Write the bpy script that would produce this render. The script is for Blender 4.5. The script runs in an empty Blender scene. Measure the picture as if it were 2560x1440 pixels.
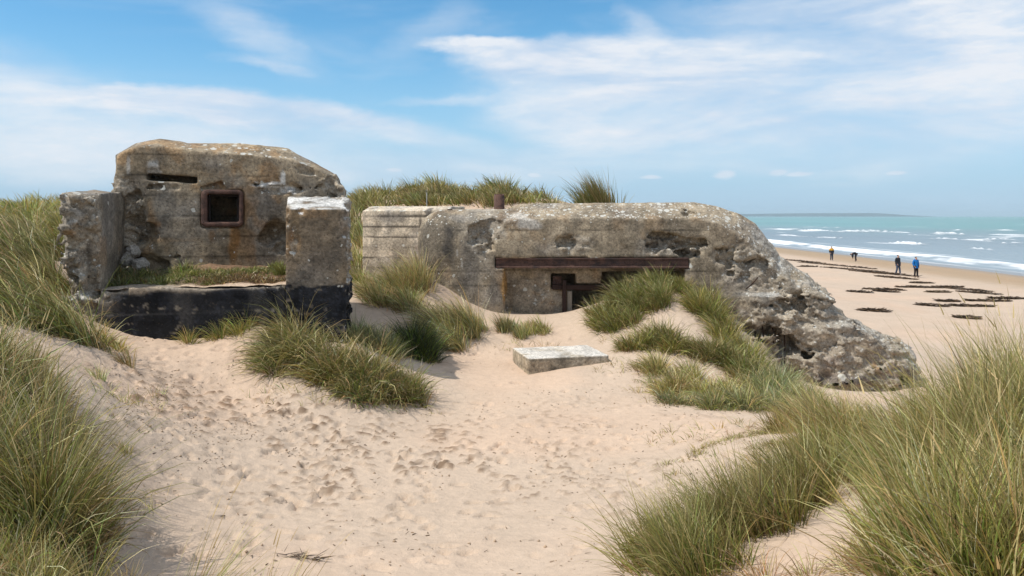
import bpy, bmesh, math, random
import numpy as np
from mathutils import Vector, Matrix, Quaternion

rng = np.random.default_rng(7)
random.seed(7)
SC = bpy.context.scene
COL = SC.collection
R = math.radians

# ------------------------------------------------------------------ camera, sky, sun, exposure
F = 2000.0; CX = 1280.0; HY = 540.0          # focal length in photo pixels, centre column, horizon row
cam_d = bpy.data.cameras.new('camera')
cam = bpy.data.objects.new('camera', cam_d); COL.objects.link(cam)
cam.location = (0, 0, 0); cam.rotation_euler = (R(90), 0, 0)
cam_d.sensor_width = 36; cam_d.lens = 36 * F / 2560
cam_d.shift_y = -180 / 2560
cam_d.clip_start = 0.05; cam_d.clip_end = 40000
SC.camera = cam

SUN = Vector((-0.518, -0.168, 0.839)).normalized()
sun_el = math.asin(SUN.z); sun_az = math.atan2(SUN.x, SUN.y)
ld = bpy.data.lights.new('sun', 'SUN'); ld.energy = 3.5; ld.angle = R(0.5); ld.color = (1.0, 0.955, 0.88)
lo = bpy.data.objects.new('sun', ld); COL.objects.link(lo)
lo.rotation_euler = SUN.to_track_quat('Z', 'Y').to_euler()
lo.location = (-20, -5, 30)

SC.view_settings.view_transform = 'Standard'; SC.view_settings.look = 'None'
SC.view_settings.gamma = 1.0; SC.view_settings.use_curve_mapping = False
EXPO = 0.30; SKY_S = 0.12
SC.view_settings.exposure = EXPO

class NT:
    """small helper round a node tree"""
    def __init__(s, t): s.t = t
    def n(s, typ, **kw):
        nd = s.t.nodes.new(typ)
        for k, v in kw.items(): setattr(nd, k, v)
        return nd
    def l(s, a, b): s.t.links.new(a, b)
    def put(s, v, sock):
        if isinstance(v, bpy.types.NodeSocket): s.l(v, sock)
        else: sock.default_value = v
    def math(s, op, a, b=None, c=None, clamp=False):
        nd = s.n('ShaderNodeMath', operation=op, use_clamp=clamp)
        s.put(a, nd.inputs[0])
        if b is not None: s.put(b, nd.inputs[1])
        if c is not None: s.put(c, nd.inputs[2])
        return nd.outputs[0]
    def mr(s, v, a, b, c=0.0, d=1.0, kind='SMOOTHSTEP'):
        nd = s.n('ShaderNodeMapRange', interpolation_type=kind)
        s.put(v, nd.inputs[0]); s.put(a, nd.inputs[1]); s.put(b, nd.inputs[2]); s.put(c, nd.inputs[3]); s.put(d, nd.inputs[4])
        return nd.outputs[0]
    def mix(s, f, a, b, blend='MIX'):
        nd = s.n('ShaderNodeMix', data_type='RGBA', blend_type=blend)
        s.put(f, nd.inputs[0]); s.put(a, nd.inputs[6]); s.put(b, nd.inputs[7])
        return nd.outputs[2]
    def noise(s, vec, scale, detail=4, rough=0.55, dist=0.0):
        nd = s.n('ShaderNodeTexNoise'); 
        if vec is not None: s.l(vec, nd.inputs['Vector'])
        nd.inputs['Scale'].default_value = scale; nd.inputs['Detail'].default_value = detail
        nd.inputs['Roughness'].default_value = rough; nd.inputs['Distortion'].default_value = dist
        return nd
    def mapping(s, vec, loc=(0, 0, 0), rot=(0, 0, 0), scale=(1, 1, 1), typ='POINT'):
        nd = s.n('ShaderNodeMapping', vector_type=typ)
        s.l(vec, nd.inputs[0]); nd.inputs[1].default_value = loc; nd.inputs[2].default_value = rot; nd.inputs[3].default_value = scale
        return nd.outputs[0]

def build_world():
    w = bpy.data.worlds.new('World'); SC.world = w; w.use_nodes = True
    t = w.node_tree; t.nodes.clear(); k = NT(t)
    out = k.n('ShaderNodeOutputWorld'); bg = k.n('ShaderNodeBackground'); k.l(bg.outputs[0], out.inputs[0])
    bg.inputs[1].default_value = SKY_S
    sky = k.n('ShaderNodeTexSky', sky_type='NISHITA', sun_disc=False, sun_elevation=sun_el, sun_rotation=sun_az)
    sky.altitude = 0; sky.air_density = 1.0; sky.dust_density = 0.35; sky.ozone_density = 3.0
    tc = k.n('ShaderNodeTexCoord'); d = tc.outputs['Generated']
    sep = k.n('ShaderNodeSeparateXYZ'); k.l(d, sep.inputs[0])
    az = k.math('MULTIPLY', k.math('ARCTAN2', sep.outputs[0], sep.outputs[1]), 57.2958)
    el = k.math('MULTIPLY', k.math('ARCSINE', sep.outputs[2]), 57.2958)
    cmb = k.n('ShaderNodeCombineXYZ'); k.l(az, cmb.inputs[0]); k.l(el, cmb.inputs[1])
    ae = cmb.outputs[0]
    # ragged edges: shift the azimuth / elevation by noise
    wn = k.noise(k.mapping(ae, scale=(0.10, 0.22, 1)), 1.0, 6, 0.62)
    sub = k.n('ShaderNodeVectorMath', operation='SUBTRACT'); k.l(wn.outputs['Color'], sub.inputs[0]); sub.inputs[1].default_value = (0.5, 0.5, 0.5)
    scl = k.n('ShaderNodeVectorMath', operation='MULTIPLY'); k.l(sub.outputs[0], scl.inputs[0]); scl.inputs[1].default_value = (8.5, 3.0, 0)
    add = k.n('ShaderNodeVectorMath', operation='ADD'); k.l(ae, add.inputs[0]); k.l(scl.outputs[0], add.inputs[1])
    wv = add.outputs[0]
    def ae_of(px, py):
        v = Vector(((px - CX) / F, 1, (HY - py) / F)).normalized()
        return math.degrees(math.atan2(v.x, v.y)), math.degrees(math.asin(v.z))
    DEG = 57.3 / F
    # (px, py, half width, half height, tilt deg, amount)
    blobs = CLOUDS
    acc = None
    for (px, py, hw, hh, tilt, am) in blobs:
        a, e = ae_of(px, py)
        m = k.mapping(wv, loc=(a, e, 0), rot=(0, 0, R(tilt)), scale=(hw * DEG, hh * DEG, 1), typ='TEXTURE')
        ln = k.n('ShaderNodeVectorMath', operation='LENGTH'); k.l(m, ln.inputs[0])
        b = k.mr(ln.outputs['Value'], 1.1, 0.5 if am >= 0.95 else 0.15, 0.0, am)
        acc = b if acc is None else k.math('SUBTRACT', 1.0, k.math('MULTIPLY', k.math('SUBTRACT', 1.0, acc), k.math('SUBTRACT', 1.0, b)))
    # streaky cirrus texture
    st = k.noise(k.mapping(ae, rot=(0, 0, R(10)), scale=(0.055, 0.24, 1)), 1.0, 8, 0.56, 0.5)
    stf = k.mr(st.outputs[0], 0.33, 0.63, 0.58, 1.26, 'LINEAR')
    fine = k.noise(k.mapping(ae, rot=(0, 0, R(-6)), scale=(0.35, 1.1, 1)), 1.0, 6, 0.62, 0.2)
    finef = k.mr(fine.outputs[0], 0.3, 0.72, 0.84, 1.14, 'LINEAR')
    wisp = k.noise(k.mapping(wv, rot=(0, 0, R(14)), scale=(0.16, 0.75, 1)), 1.0, 7, 0.66, 0.4)
    finef = k.math('MULTIPLY', finef, k.mr(wisp.outputs[0], 0.32, 0.66, 0.80, 1.14, 'LINEAR'))
    mask = k.math('MULTIPLY', k.math('MULTIPLY', acc, stf), finef, clamp=True)
    # thin veil; overhead and behind, unseen cloud added to whiten the fill light
    veil = k.mr(st.outputs[0], 0.45, 0.82, 0.0, 0.30)
    rest = k.math('MAXIMUM', k.mr(k.math('ABSOLUTE', az), 45.0, 80.0), k.mr(el, 20.0, 38.0))
    mask = k.math('MAXIMUM', mask, k.math('MULTIPLY', rest, k.mr(st.outputs[0], 0.36, 0.60, 0.25, 0.95)))
    mask = k.math('MAXIMUM', mask, veil)
    # small cumulus low over the sea
    for (px, py, hw, hh) in SMALL_CLOUDS:
        a, e = ae_of(px, py)
        wv2 = k.n('ShaderNodeVectorMath', operation='MULTIPLY_ADD'); k.l(fine.outputs['Color'], wv2.inputs[0]); wv2.inputs[1].default_value = (1.4, 0.5, 0)
        ad = k.n('ShaderNodeVectorMath', operation='SUBTRACT'); k.l(ae, ad.inputs[0]); ad.inputs[1].default_value = (0.7, 0.25, 0)
        k.l(ad.outputs[0], wv2.inputs[2])
        m = k.mapping(wv2.outputs[0], loc=(a, e, 0), scale=(hw * DEG, hh * DEG, 1), typ='TEXTURE')
        ln = k.n('ShaderNodeVectorMath', operation='LENGTH'); k.l(m, ln.inputs[0])
        b = k.mr(ln.outputs['Value'], 1.2, 0.3, 0.0, 0.75)
        mask = k.math('MAXIMUM', mask, b)
    # keep the blue a touch stronger than the bare model sky, and pale towards the horizon as sea air is
    hsv = k.n('ShaderNodeHueSaturation'); k.l(sky.outputs[0], hsv.inputs['Color'])
    hsv.inputs['Saturation'].default_value = SKY_SAT; hsv.inputs['Value'].default_value = SKY_VAL; hsv.inputs['Hue'].default_value = SKY_HUE
    hz = k.mr(el, 0.0, 13.0, 0.80, 0.0)
    base = k.mix(hz, hsv.outputs[0], HORIZON_COL)
    ccol = k.mix(k.mr(st.outputs[0], 0.30, 0.62), CLOUD_DARK, CLOUD_LIGHT)
    fin = k.mix(mask, base, ccol)
    k.l(fin, bg.inputs[0])

SKY_SAT, SKY_VAL, SKY_HUE = 1.30, 1.02, 0.490
def skyc(r, g, b):
    k = 1 / (SKY_S * 2 ** EXPO); return (r * k, g * k, b * k, 1)
HORIZON_COL = skyc(.33, .565, .84)
CLOUD_DARK = skyc(.62, .72, .87); CLOUD_LIGHT = skyc(.84, .88, .94)
CLOUDS = [
    (1240, 120, 190, 40, -3, 1.0), (1400, 150, 300, 70, 4, 0.95), (1560, 200, 420, 95, 12, 0.85), (1900, 190, 520, 150, -6, 0.72), (2380, 120, 460, 200, -20, 0.88),
    (2150, 20, 560, 60, -4, 0.65), (1760, 320, 560, 80, 6, 0.55), (2350, 320, 460, 90, 0, 0.62), (1850, 260, 760, 190, -4, 0.62), (1480, 330, 340, 70, -6, 0.55), (1600, 60, 120, 40, -25, 0.35), (150, 300, 330, 150, 0, 0.35),
    (480, 256, 200, 26, 3, 1.0), (700, 284, 150, 20, -6, 0.95), (400, 255, 170, 48, 6, 1.0), (600, 275, 260, 55, -3, 1.0), (820, 305, 280, 48, -5, 0.92), (560, 350, 500, 60, 0, 0.55), (1020, 335, 260, 45, -10, 0.55),
    (60, 200, 220, 100, -15, 0.5), (60, 360, 300, 100, 0, 0.55), (190, 245, 90, 25, 0, 0.6),
    (640, 80, 230, 80, -25, 0.40), (660, 160, 140, 18, -5, 0.45), (1080, 60, 190, 70, 35, 0.24), (1100, 250, 180, 16, 4, 0.40),
    (760, 420, 700, 60, 0, 0.45), (1290, 420, 420, 60, 0, 0.42), (2000, 410, 600, 45, 0, 0.30),
]
SMALL_CLOUDS = [(1812, 435, 34, 13), (1950, 430, 30, 10), (2000, 435, 40, 8), (1625, 443, 30, 8), (2240, 433, 30, 8), (1335, 437, 30, 8), (985, 425, 30, 9), (185, 245, 45, 12)]
build_world()

# ------------------------------------------------------------------ numeric helpers
def W(px, py, Y):
    return np.array([(px - CX) / F * Y, Y, -(py - HY) / F * Y])

def hash3(ix, iy, iz, seed):
    h = (ix.astype(np.int64) * 374761393 + iy.astype(np.int64) * 668265263 + iz.astype(np.int64) * 2147483647 + seed * 1274126177) & 0xFFFFFFFF
    h = ((h ^ (h >> 13)) * 1274126177) & 0xFFFFFFFF
    h = ((h ^ (h >> 16)) * 2246822519) & 0xFFFFFFFF
    return ((h ^ (h >> 15)) & 0xFFFF).astype(np.float32) / 65535.0

def vnoise(x, y, z, seed=0):
    ix = np.floor(x); iy = np.floor(y); iz = np.floor(z)
    fx = (x - ix).astype(np.float32); fy = (y - iy).astype(np.float32); fz = (z - iz).astype(np.float32)
    fx = fx * fx * fx * (fx * (fx * 6 - 15) + 10); fy = fy * fy * fy * (fy * (fy * 6 - 15) + 10); fz = fz * fz * fz * (fz * (fz * 6 - 15) + 10)
    ix = ix.astype(np.int64); iy = iy.astype(np.int64); iz = iz.astype(np.int64)
    r = 0
    for a in (0, 1):
        wx = fx if a else 1 - fx
        for b in (0, 1):
            wy = fy if b else 1 - fy
            for c in (0, 1):
                wz = fz if c else 1 - fz
                r = r + wx * wy * wz * hash3(ix + a, iy + b, iz + c, seed)
    return r * 2 - 1

def fbm(x, y, z, seed=0, octaves=4, gain=0.5, lac=2.03):
    s = 0; a = 1.0; f = 1.0; tot = 0
    for o in range(octaves):
        s = s + a * vnoise(x * f + 17.3 * o, y * f - 9.1 * o, z * f + 5.7 * o, seed + o); tot += a
        a *= gain; f *= lac
    return s / tot

def worley(x, y, z, seed=0):
    ix = np.floor(x).astype(np.int64); iy = np.floor(y).astype(np.int64); iz = np.floor(z).astype(np.int64)
    best = np.full(len(x), 9.0, np.float32)
    for a in (-1, 0, 1):
        for b in (-1, 0, 1):
            for c in (-1, 0, 1):
                cx = ix + a; cy = iy + b; cz = iz + c
                d = (cx + hash3(cx, cy, cz, seed) - x) ** 2 + (cy + hash3(cx, cy, cz, seed + 1) - y) ** 2 + (cz + hash3(cx, cy, cz, seed + 2) - z) ** 2
                best = np.minimum(best, d)
    return np.sqrt(best)

def facets(x, y, z, seed=0, tilt=1.5):
    """broken-stone relief: each cell of a jittered grid is one tilted flat face"""
    ix = np.floor(x).astype(np.int64); iy = np.floor(y).astype(np.int64); iz = np.floor(z).astype(np.int64)
    best = np.full(len(x), 9.0, np.float32); val = np.zeros(len(x), np.float32)
    for a in (-1, 0, 1):
        for b in (-1, 0, 1):
            for c in (-1, 0, 1):
                cx = ix + a; cy = iy + b; cz = iz + c
                dx = x - cx - hash3(cx, cy, cz, seed); dy = y - cy - hash3(cx, cy, cz, seed + 1); dz = z - cz - hash3(cx, cy, cz, seed + 2)
                d = dx * dx + dy * dy + dz * dz; m = d < best
                v = (hash3(cx, cy, cz, seed + 5) - 0.5) + tilt * ((hash3(cx, cy, cz, seed + 6) - 0.5) * dx + (hash3(cx, cy, cz, seed + 7) - 0.5) * dz)
                best = np.where(m, d, best); val = np.where(m, v, val)
    return val

def terrace(v, n, k=0.25):
    q = v * n; f = np.floor(q); r = q - f
    return (f + sstep(0.5 - k / 2, 0.5 + k / 2, r)) / n

def sstep(a, b, x):
    t = np.clip((x - a) / (b - a), 0, 1); return t * t * (3 - 2 * t)

def mesh_np(name, verts, quads=None, tris=None, mat=None, parent=None, cols=None, aux=None, smooth=True):
    me = bpy.data.meshes.new(name)
    nv = len(verts); me.vertices.add(nv); me.vertices.foreach_set('co', np.ascontiguousarray(verts, np.float32).ravel())
    lps = []; tot = []
    if quads is not None and len(quads): lps.append(np.asarray(quads, np.int32).ravel()); tot.append(np.full(len(quads), 4, np.int32))
    if tris is not None and len(tris): lps.append(np.asarray(tris, np.int32).ravel()); tot.append(np.full(len(tris), 3, np.int32))
    lp = np.concatenate(lps); tt = np.concatenate(tot)
    st = np.concatenate([[0], np.cumsum(tt)[:-1]]).astype(np.int32)
    me.loops.add(len(lp)); me.loops.foreach_set('vertex_index', lp)
    me.polygons.add(len(tt)); me.polygons.foreach_set('loop_start', st)
    if smooth: me.polygons.foreach_set('use_smooth', np.ones(len(tt), bool))
    for nm, c in (('Col', cols), ('Aux', aux)):
        if c is not None:
            ca = me.color_attributes.new(nm, 'FLOAT_COLOR', 'POINT')
            rgba = np.ones((nv, 4), np.float32); rgba[:, :3] = c
            ca.data.foreach_set('color', rgba.ravel())
    me.update(calc_edges=True)
    o = bpy.data.objects.new(name, me); COL.objects.link(o)
    if mat: me.materials.append(mat)
    if parent: o.parent = parent
    return o

def tag(o, label=None, cat=None, group=None, kind=None):
    if label: o['label'] = label
    if cat: o['category'] = cat
    if group: o['group'] = group
    if kind: o['kind'] = kind
    return o

def empty(name, loc, label, cat, group=None):
    o = bpy.data.objects.new(name, None); COL.objects.link(o); o.location = loc; o.empty_display_size = 0.2
    return tag(o, label, cat, group)

def surface_nets(f, org, h):
    neg = f < 0
    c = np.zeros(tuple(s - 1 for s in f.shape), np.uint8)
    for i in (0, 1):
        for j in (0, 1):
            for k in (0, 1):
                c += neg[i:f.shape[0] - 1 + i, j:f.shape[1] - 1 + j, k:f.shape[2] - 1 + k]
    act = np.argwhere((c > 0) & (c < 8))
    idx = -np.ones(c.shape, np.int32); idx[act[:, 0], act[:, 1], act[:, 2]] = np.arange(len(act), dtype=np.int32)
    acc = np.zeros((len(act), 3), np.float32); cnt = np.zeros(len(act), np.float32)
    cor = [(i, j, k) for i in (0, 1) for j in (0, 1) for k in (0, 1)]
    for a in cor:
        for ax in range(3):
            if a[ax]: continue
            b = list(a); b[ax] = 1
            fa = f[act[:, 0] + a[0], act[:, 1] + a[1], act[:, 2] + a[2]]; fb = f[act[:, 0] + b[0], act[:, 1] + b[1], act[:, 2] + b[2]]
            m = (fa < 0) != (fb < 0)
            t = np.where(m, fa / np.where(m, fa - fb, 1), 0)
            p = np.tile(np.array(a, np.float32), (len(act), 1)); p[:, ax] += t
            acc += p * m[:, None]; cnt += m
    v = (act + acc / cnt[:, None]) * h + np.asarray(org, np.float32)
    quads = []
    for ax in range(3):
        o1, o2 = [(1, 2), (2, 0), (0, 1)][ax]
        s0 = [slice(None)] * 3; s1 = [slice(None)] * 3
        s0[ax] = slice(0, -1); s1[ax] = slice(1, None)
        for q in (o1, o2): s0[q] = slice(1, -1); s1[q] = slice(1, -1)
        A = neg[tuple(s0)]; B = neg[tuple(s1)]
        e = np.argwhere(A != B)
        if not len(e): continue
        sg = A[e[:, 0], e[:, 1], e[:, 2]]
        e = e.copy(); e[:, o1] += 1; e[:, o2] += 1
        def cell(d1, d2):
            g = e.copy(); g[:, o1] += d1; g[:, o2] += d2
            return idx[g[:, 0], g[:, 1], g[:, 2]]
        q = np.stack([cell(-1, -1), cell(0, -1), cell(0, 0), cell(-1, 0)], 1)
        q[~sg] = q[~sg][:, ::-1]
        quads.append(q)
    return v, np.concatenate(quads)

def poly2d(x, z, pts):
    """signed distance to a polygon, negative inside"""
    pts = np.asarray(pts, np.float32); n = len(pts)
    d = np.full(np.broadcast(x, z).shape, 1e9, np.float32); s = np.ones(d.shape, bool)
    for i in range(n):
        a = pts[i]; b = pts[(i + 1) % n]
        ex, ez = b - a; wx = x - a[0]; wz = z - a[1]
        t = np.clip((wx * ex + wz * ez) / (ex * ex + ez * ez + 1e-12), 0, 1)
        d = np.minimum(d, (wx - ex * t) ** 2 + (wz - ez * t) ** 2)
        c1 = z >= a[1]; c2 = z < b[1]; c3 = ex * wz > ez * wx
        s = np.where((c1 & c2 & c3) | (~c1 & ~c2 & ~c3), ~s, s)
    d = np.sqrt(d)
    return np.where(s, d, -d)

def box(X, Y, Z, lo, hi):
    a = np.maximum(np.maximum(lo[0] - X, X - hi[0]), np.maximum(np.maximum(lo[1] - Y, Y - hi[1]), np.maximum(lo[2] - Z, Z - hi[2])))
    return a
def rbox(X, Y, Z, lo, hi, r):
    c = [(a + b) / 2 for a, b in zip(lo, hi)]; e = [(b - a) / 2 - r for a, b in zip(lo, hi)]
    qx = np.abs(X - c[0]) - e[0]; qy = np.abs(Y - c[1]) - e[1]; qz = np.abs(Z - c[2]) - e[2]
    return np.sqrt(np.maximum(qx, 0) ** 2 + np.maximum(qy, 0) ** 2 + np.maximum(qz, 0) ** 2) + np.minimum(np.maximum(qx, np.maximum(qy, qz)), 0) - r
def ell(X, Y, Z, c, r):
    k = np.sqrt(((X - c[0]) / r[0]) ** 2 + ((Y - c[1]) / r[1]) ** 2 + ((Z - c[2]) / r[2]) ** 2)
    return (k - 1) * min(r)
def smax(a, b, k):
    h = np.clip(0.5 - 0.5 * (b - a) / k, 0, 1)
    return b * (1 - h) + a * h + k * h * (1 - h)

def grid(lo, hi, h):
    ax = [np.arange(lo[i], hi[i] + h, h, dtype=np.float32) for i in range(3)]
    return ax[0][:, None, None], ax[1][None, :, None], ax[2][None, None, :]

def band_pts(d, X, Y, Z, w):
    i, j, k = np.nonzero(np.abs(d) < w)
    return (i, j, k), X[i, 0, 0], Y[0, j, 0], Z[0, 0, k]

# ------------------------------------------------------------------ materials
def mat_new(name):
    m = bpy.data.materials.new(name); m.use_nodes = True
    t = m.node_tree; t.nodes.clear(); k = NT(t)
    out = k.n('ShaderNodeOutputMaterial'); b = k.n('ShaderNodeBsdfPrincipled'); k.l(b.outputs[0], out.inputs[0])
    b.inputs['Specular IOR Level'].default_value = 0.3
    return m, k, b, out

def bump(k, b, h, strength=0.5, dist=0.02):
    bp = k.n('ShaderNodeBump'); k.l(h, bp.inputs['Height']); bp.inputs['Strength'].default_value = strength; bp.inputs['Distance'].default_value = dist
    k.l(bp.outputs[0], b.inputs['Normal']); return bp

def concrete_material():
    m, k, b, out = mat_new('weathered_concrete')
    tc = k.n('ShaderNodeTexCoord'); p = tc.outputs['Object']
    at = k.n('ShaderNodeAttribute', attribute_name='Col'); ax = k.n('ShaderNodeAttribute', attribute_name='Aux')
    sx = k.n('ShaderNodeSeparateXYZ'); k.l(ax.outputs['Vector'], sx.inputs[0])
    n1 = k.noise(p, 3.2, 6, 0.6); n2 = k.noise(p, 22, 5, 0.65); n3 = k.noise(p, 90, 3, 0.6)
    v = k.math('MULTIPLY', k.mr(n1.outputs[0], 0.3, 0.7, 0.78, 1.22, 'LINEAR'), k.mr(n2.outputs[0], 0.3, 0.72, 0.50, 1.45, 'LINEAR'))
    v = k.math('MULTIPLY', v, k.mr(n3.outputs[0], 0.3, 0.7, 0.82, 1.18, 'LINEAR'))
    mul = k.n('ShaderNodeVectorMath', operation='SCALE'); k.l(at.outputs['Color'], mul.inputs[0]); k.l(v, mul.inputs['Scale'])
    col = mul.outputs[0]
    # dark pores and pits
    vp = k.n('ShaderNodeTexVoronoi'); k.l(p, vp.inputs['Vector']); vp.inputs['Scale'].default_value = 26
    sp = k.n('ShaderNodeSeparateColor'); k.l(vp.outputs['Color'], sp.inputs[0])
    pit = k.math('MULTIPLY', k.mr(vp.outputs['Distance'], 0.30, 0.14), k.math('GREATER_THAN', sp.outputs[0], 0.72))
    col = k.mix(k.math('MULTIPLY', pit, 0.62), col, (0.07, 0.055, 0.04, 1))
    # bare aggregate where the skin has broken off
    va = k.n('ShaderNodeTexVoronoi'); k.l(p, va.inputs['Vector']); va.inputs['Scale'].default_value = 38
    sa = k.n('ShaderNodeSeparateColor'); k.l(va.outputs['Color'], sa.inputs[0])
    peb = k.math('MULTIPLY', k.mr(va.outputs['Distance'], 0.42, 0.28), k.math('GREATER_THAN', sa.outputs[1], 0.62))
    col = k.mix(k.math('MULTIPLY', k.math('MULTIPLY', peb, sx.outputs[1]), 0.75), col, (0.46, 0.42, 0.36, 1))
    # pale lichen discs
    dn = k.noise(p, 14, 3); dv = k.n('ShaderNodeVectorMath', operation='MULTIPLY_ADD'); k.l(dn.outputs['Color'], dv.inputs[0]); dv.inputs[1].default_value = (0.07, 0.07, 0.07); k.l(p, dv.inputs[2])
    lich = None
    for sc, thr in ((4.2, 0.30), (8.5, 0.32), (19, 0.36)):
        vl = k.n('ShaderNodeTexVoronoi'); k.l(dv.outputs[0], vl.inputs['Vector']); vl.inputs['Scale'].default_value = sc
        sl = k.n('ShaderNodeSeparateColor'); k.l(vl.outputs['Color'], sl.inputs[0])
        r = k.math('MULTIPLY', sl.outputs[2], thr * 1.25)
        on = k.math('LESS_THAN', sl.outputs[0], sx.outputs[0])
        q = k.math('MULTIPLY', k.mr(k.math('SUBTRACT', r, vl.outputs['Distance']), -0.015, 0.05), on)
        lich = q if lich is None else k.math('MAXIMUM', lich, q)
    lc = k.mix(n2.outputs[0], (0.47, 0.46, 0.40, 1), (0.68, 0.67, 0.62, 1))
    col = k.mix(k.math('MULTIPLY', lich, 0.88), col, lc)
    k.l(col, b.inputs['Base Color']); b.inputs['Roughness'].default_value = 0.93
    hsum = k.math('ADD', k.math('MULTIPLY', n2.outputs[0], 0.8), k.math('MULTIPLY', n3.outputs[0], 0.35))
    hsum = k.math('SUBTRACT', hsum, k.math('MULTIPLY', pit, 0.5))
    hsum = k.math('ADD', hsum, k.math('MULTIPLY', k.math('MULTIPLY', peb, sx.outputs[1]), 0.6))
    bump(k, b, hsum, 0.75, 0.035)
    return m

def rust_material():
    m, k, b, out = mat_new('rusty_steel')
    tc = k.n('ShaderNodeTexCoord'); p = tc.outputs['Object']
    n1 = k.noise(p, 9, 6, 0.65); n2 = k.noise(p, 60, 4, 0.6); n3 = k.noise(p, 1.6, 5, 0.7)
    c = k.mix(k.mr(n1.outputs[0], 0.38, 0.62), (0.072, 0.042, 0.034, 1), (0.150, 0.082, 0.062, 1))
    c = k.mix(k.math('MULTIPLY', k.mr(n3.outputs[0], 0.52, 0.66), 0.5), c, (0.17, 0.10, 0.075, 1))
    c = k.mix(k.mr(n2.outputs[0], 0.56, 0.66), c, (0.040, 0.028, 0.026, 1))
    c = k.mix(k.math('MULTIPLY', k.mr(n3.outputs[0], 0.46, 0.34), 0.7), c, (0.045, 0.036, 0.036, 1))
    k.l(c, b.inputs['Base Color']); b.inputs['Roughness'].default_value = 0.85
    bump(k, b, k.math('ADD', n2.outputs[0], n1.outputs[0]), 0.9, 0.03)
    return m

def blade_material(name='grass_blade', trans=0.22):
    m = bpy.data.materials.new(name); m.use_nodes = True
    t = m.node_tree; t.nodes.clear(); k = NT(t)
    out = k.n('ShaderNodeOutputMaterial')
    at = k.n('ShaderNodeAttribute', attribute_name='Col')
    d = k.n('ShaderNodeBsdfDiffuse'); tr = k.n('ShaderNodeBsdfTranslucent'); mx = k.n('ShaderNodeMixShader')
    k.l(at.outputs['Color'], d.inputs[0]); k.l(at.outputs['Color'], tr.inputs[0]); mx.inputs[0].default_value = trans
    k.l(d.outputs[0], mx.inputs[1]); k.l(tr.outputs[0], mx.inputs[2])
    g = k.n('ShaderNodeBsdfGlossy'); g.inputs['Roughness'].default_value = 0.45
    m2 = k.n('ShaderNodeMixShader'); m2.inputs[0].default_value = 0.05
    k.l(mx.outputs[0], m2.inputs[1]); k.l(g.outputs[0], m2.inputs[2])
    k.l(m2.outputs[0], out.inputs[0])
    return m

def attr_material(name, rough=0.9, nscale=25, amp=0.25, bstr=0.4, bdist=0.02):
    m, k, b, out = mat_new(name)
    tc = k.n('ShaderNodeTexCoord'); p = tc.outputs['Object']
    at = k.n('ShaderNodeAttribute', attribute_name='Col')
    n = k.noise(p, nscale, 5, 0.6)
    v = k.mr(n.outputs[0], 0.3, 0.7, 1 - amp, 1 + amp, 'LINEAR')
    mul = k.n('ShaderNodeVectorMath', operation='SCALE'); k.l(at.outputs['Color'], mul.inputs[0]); k.l(v, mul.inputs['Scale'])
    k.l(mul.outputs[0], b.inputs['Base Color']); b.inputs['Roughness'].default_value = rough
    bump(k, b, n.outputs[0], bstr, bdist)
    return m

def plain(name, col, rough=0.9, nscale=30, amp=0.2):
    m, k, b, out = mat_new(name)
    tc = k.n('ShaderNodeTexCoord'); n = k.noise(tc.outputs['Object'], nscale, 4, 0.6)
    v = k.mr(n.outputs[0], 0.3, 0.7, 1 - amp, 1 + amp, 'LINEAR')
    mul = k.n('ShaderNodeVectorMath', operation='SCALE'); mul.inputs[0].default_value = col[:3]; k.l(v, mul.inputs['Scale'])
    k.l(mul.outputs[0], b.inputs['Base Color']); b.inputs['Roughness'].default_value = rough
    bump(k, b, n.outputs[0], 0.3, 0.01)
    return m

def sand_material():
    m, k, b, out = mat_new('beach_sand')
    tc = k.n('ShaderNodeTexCoord'); p = tc.outputs['Object']
    at = k.n('ShaderNodeAttribute', attribute_name='Col')
    n1 = k.noise(p, 0.9, 5, 0.6); n2 = k.noise(p, 9, 6, 0.62); n3 = k.noise(p, 120, 3, 0.7)
    v = k.math('MULTIPLY', k.mr(n1.outputs[0], 0.3, 0.7, 0.94, 1.06, 'LINEAR'), k.mr(n2.outputs[0], 0.3, 0.72, 0.93, 1.07, 'LINEAR'))
    v = k.math('MULTIPLY', v, k.mr(n3.outputs[0], 0.3, 0.7, 0.88, 1.12, 'LINEAR'))
    mul = k.n('ShaderNodeVectorMath', operation='SCALE'); k.l(at.outputs['Color'], mul.inputs[0]); k.l(v, mul.inputs['Scale'])
    col = mul.outputs[0]
    # tiny shell and straw crumbs
    vp = k.n('ShaderNodeTexVoronoi'); k.l(p, vp.inputs['Vector']); vp.inputs['Scale'].default_value = 16
    sp = k.n('ShaderNodeSeparateColor'); k.l(vp.outputs['Color'], sp.inputs[0])
    cr = k.math('MULTIPLY', k.mr(vp.outputs['Distance'], 0.16, 0.10), k.math('GREATER_THAN', sp.outputs[0], 0.86))
    col = k.mix(k.math('MULTIPLY', cr, 0.6), col, (0.22, 0.15, 0.10, 1))
    k.l(col, b.inputs['Base Color'])
    b.inputs['Roughness'].default_value = 0.95; b.inputs['Specular IOR Level'].default_value = 0.15
    hs = k.math('ADD', k.math('MULTIPLY', n2.outputs[0], 1.0), k.math('MULTIPLY', n3.outputs[0], 0.10))
    bump(k, b, hs, 0.55, 0.05)
    return m

M_CONC = concrete_material(); M_RUST = rust_material(); M_BLADE = blade_material()
M_SAND = sand_material(); M_SOIL = attr_material('soil', 0.95, 30, 0.35, 0.7, 0.03)
M_WEED = blade_material('seaweed', 0.05)

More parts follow.
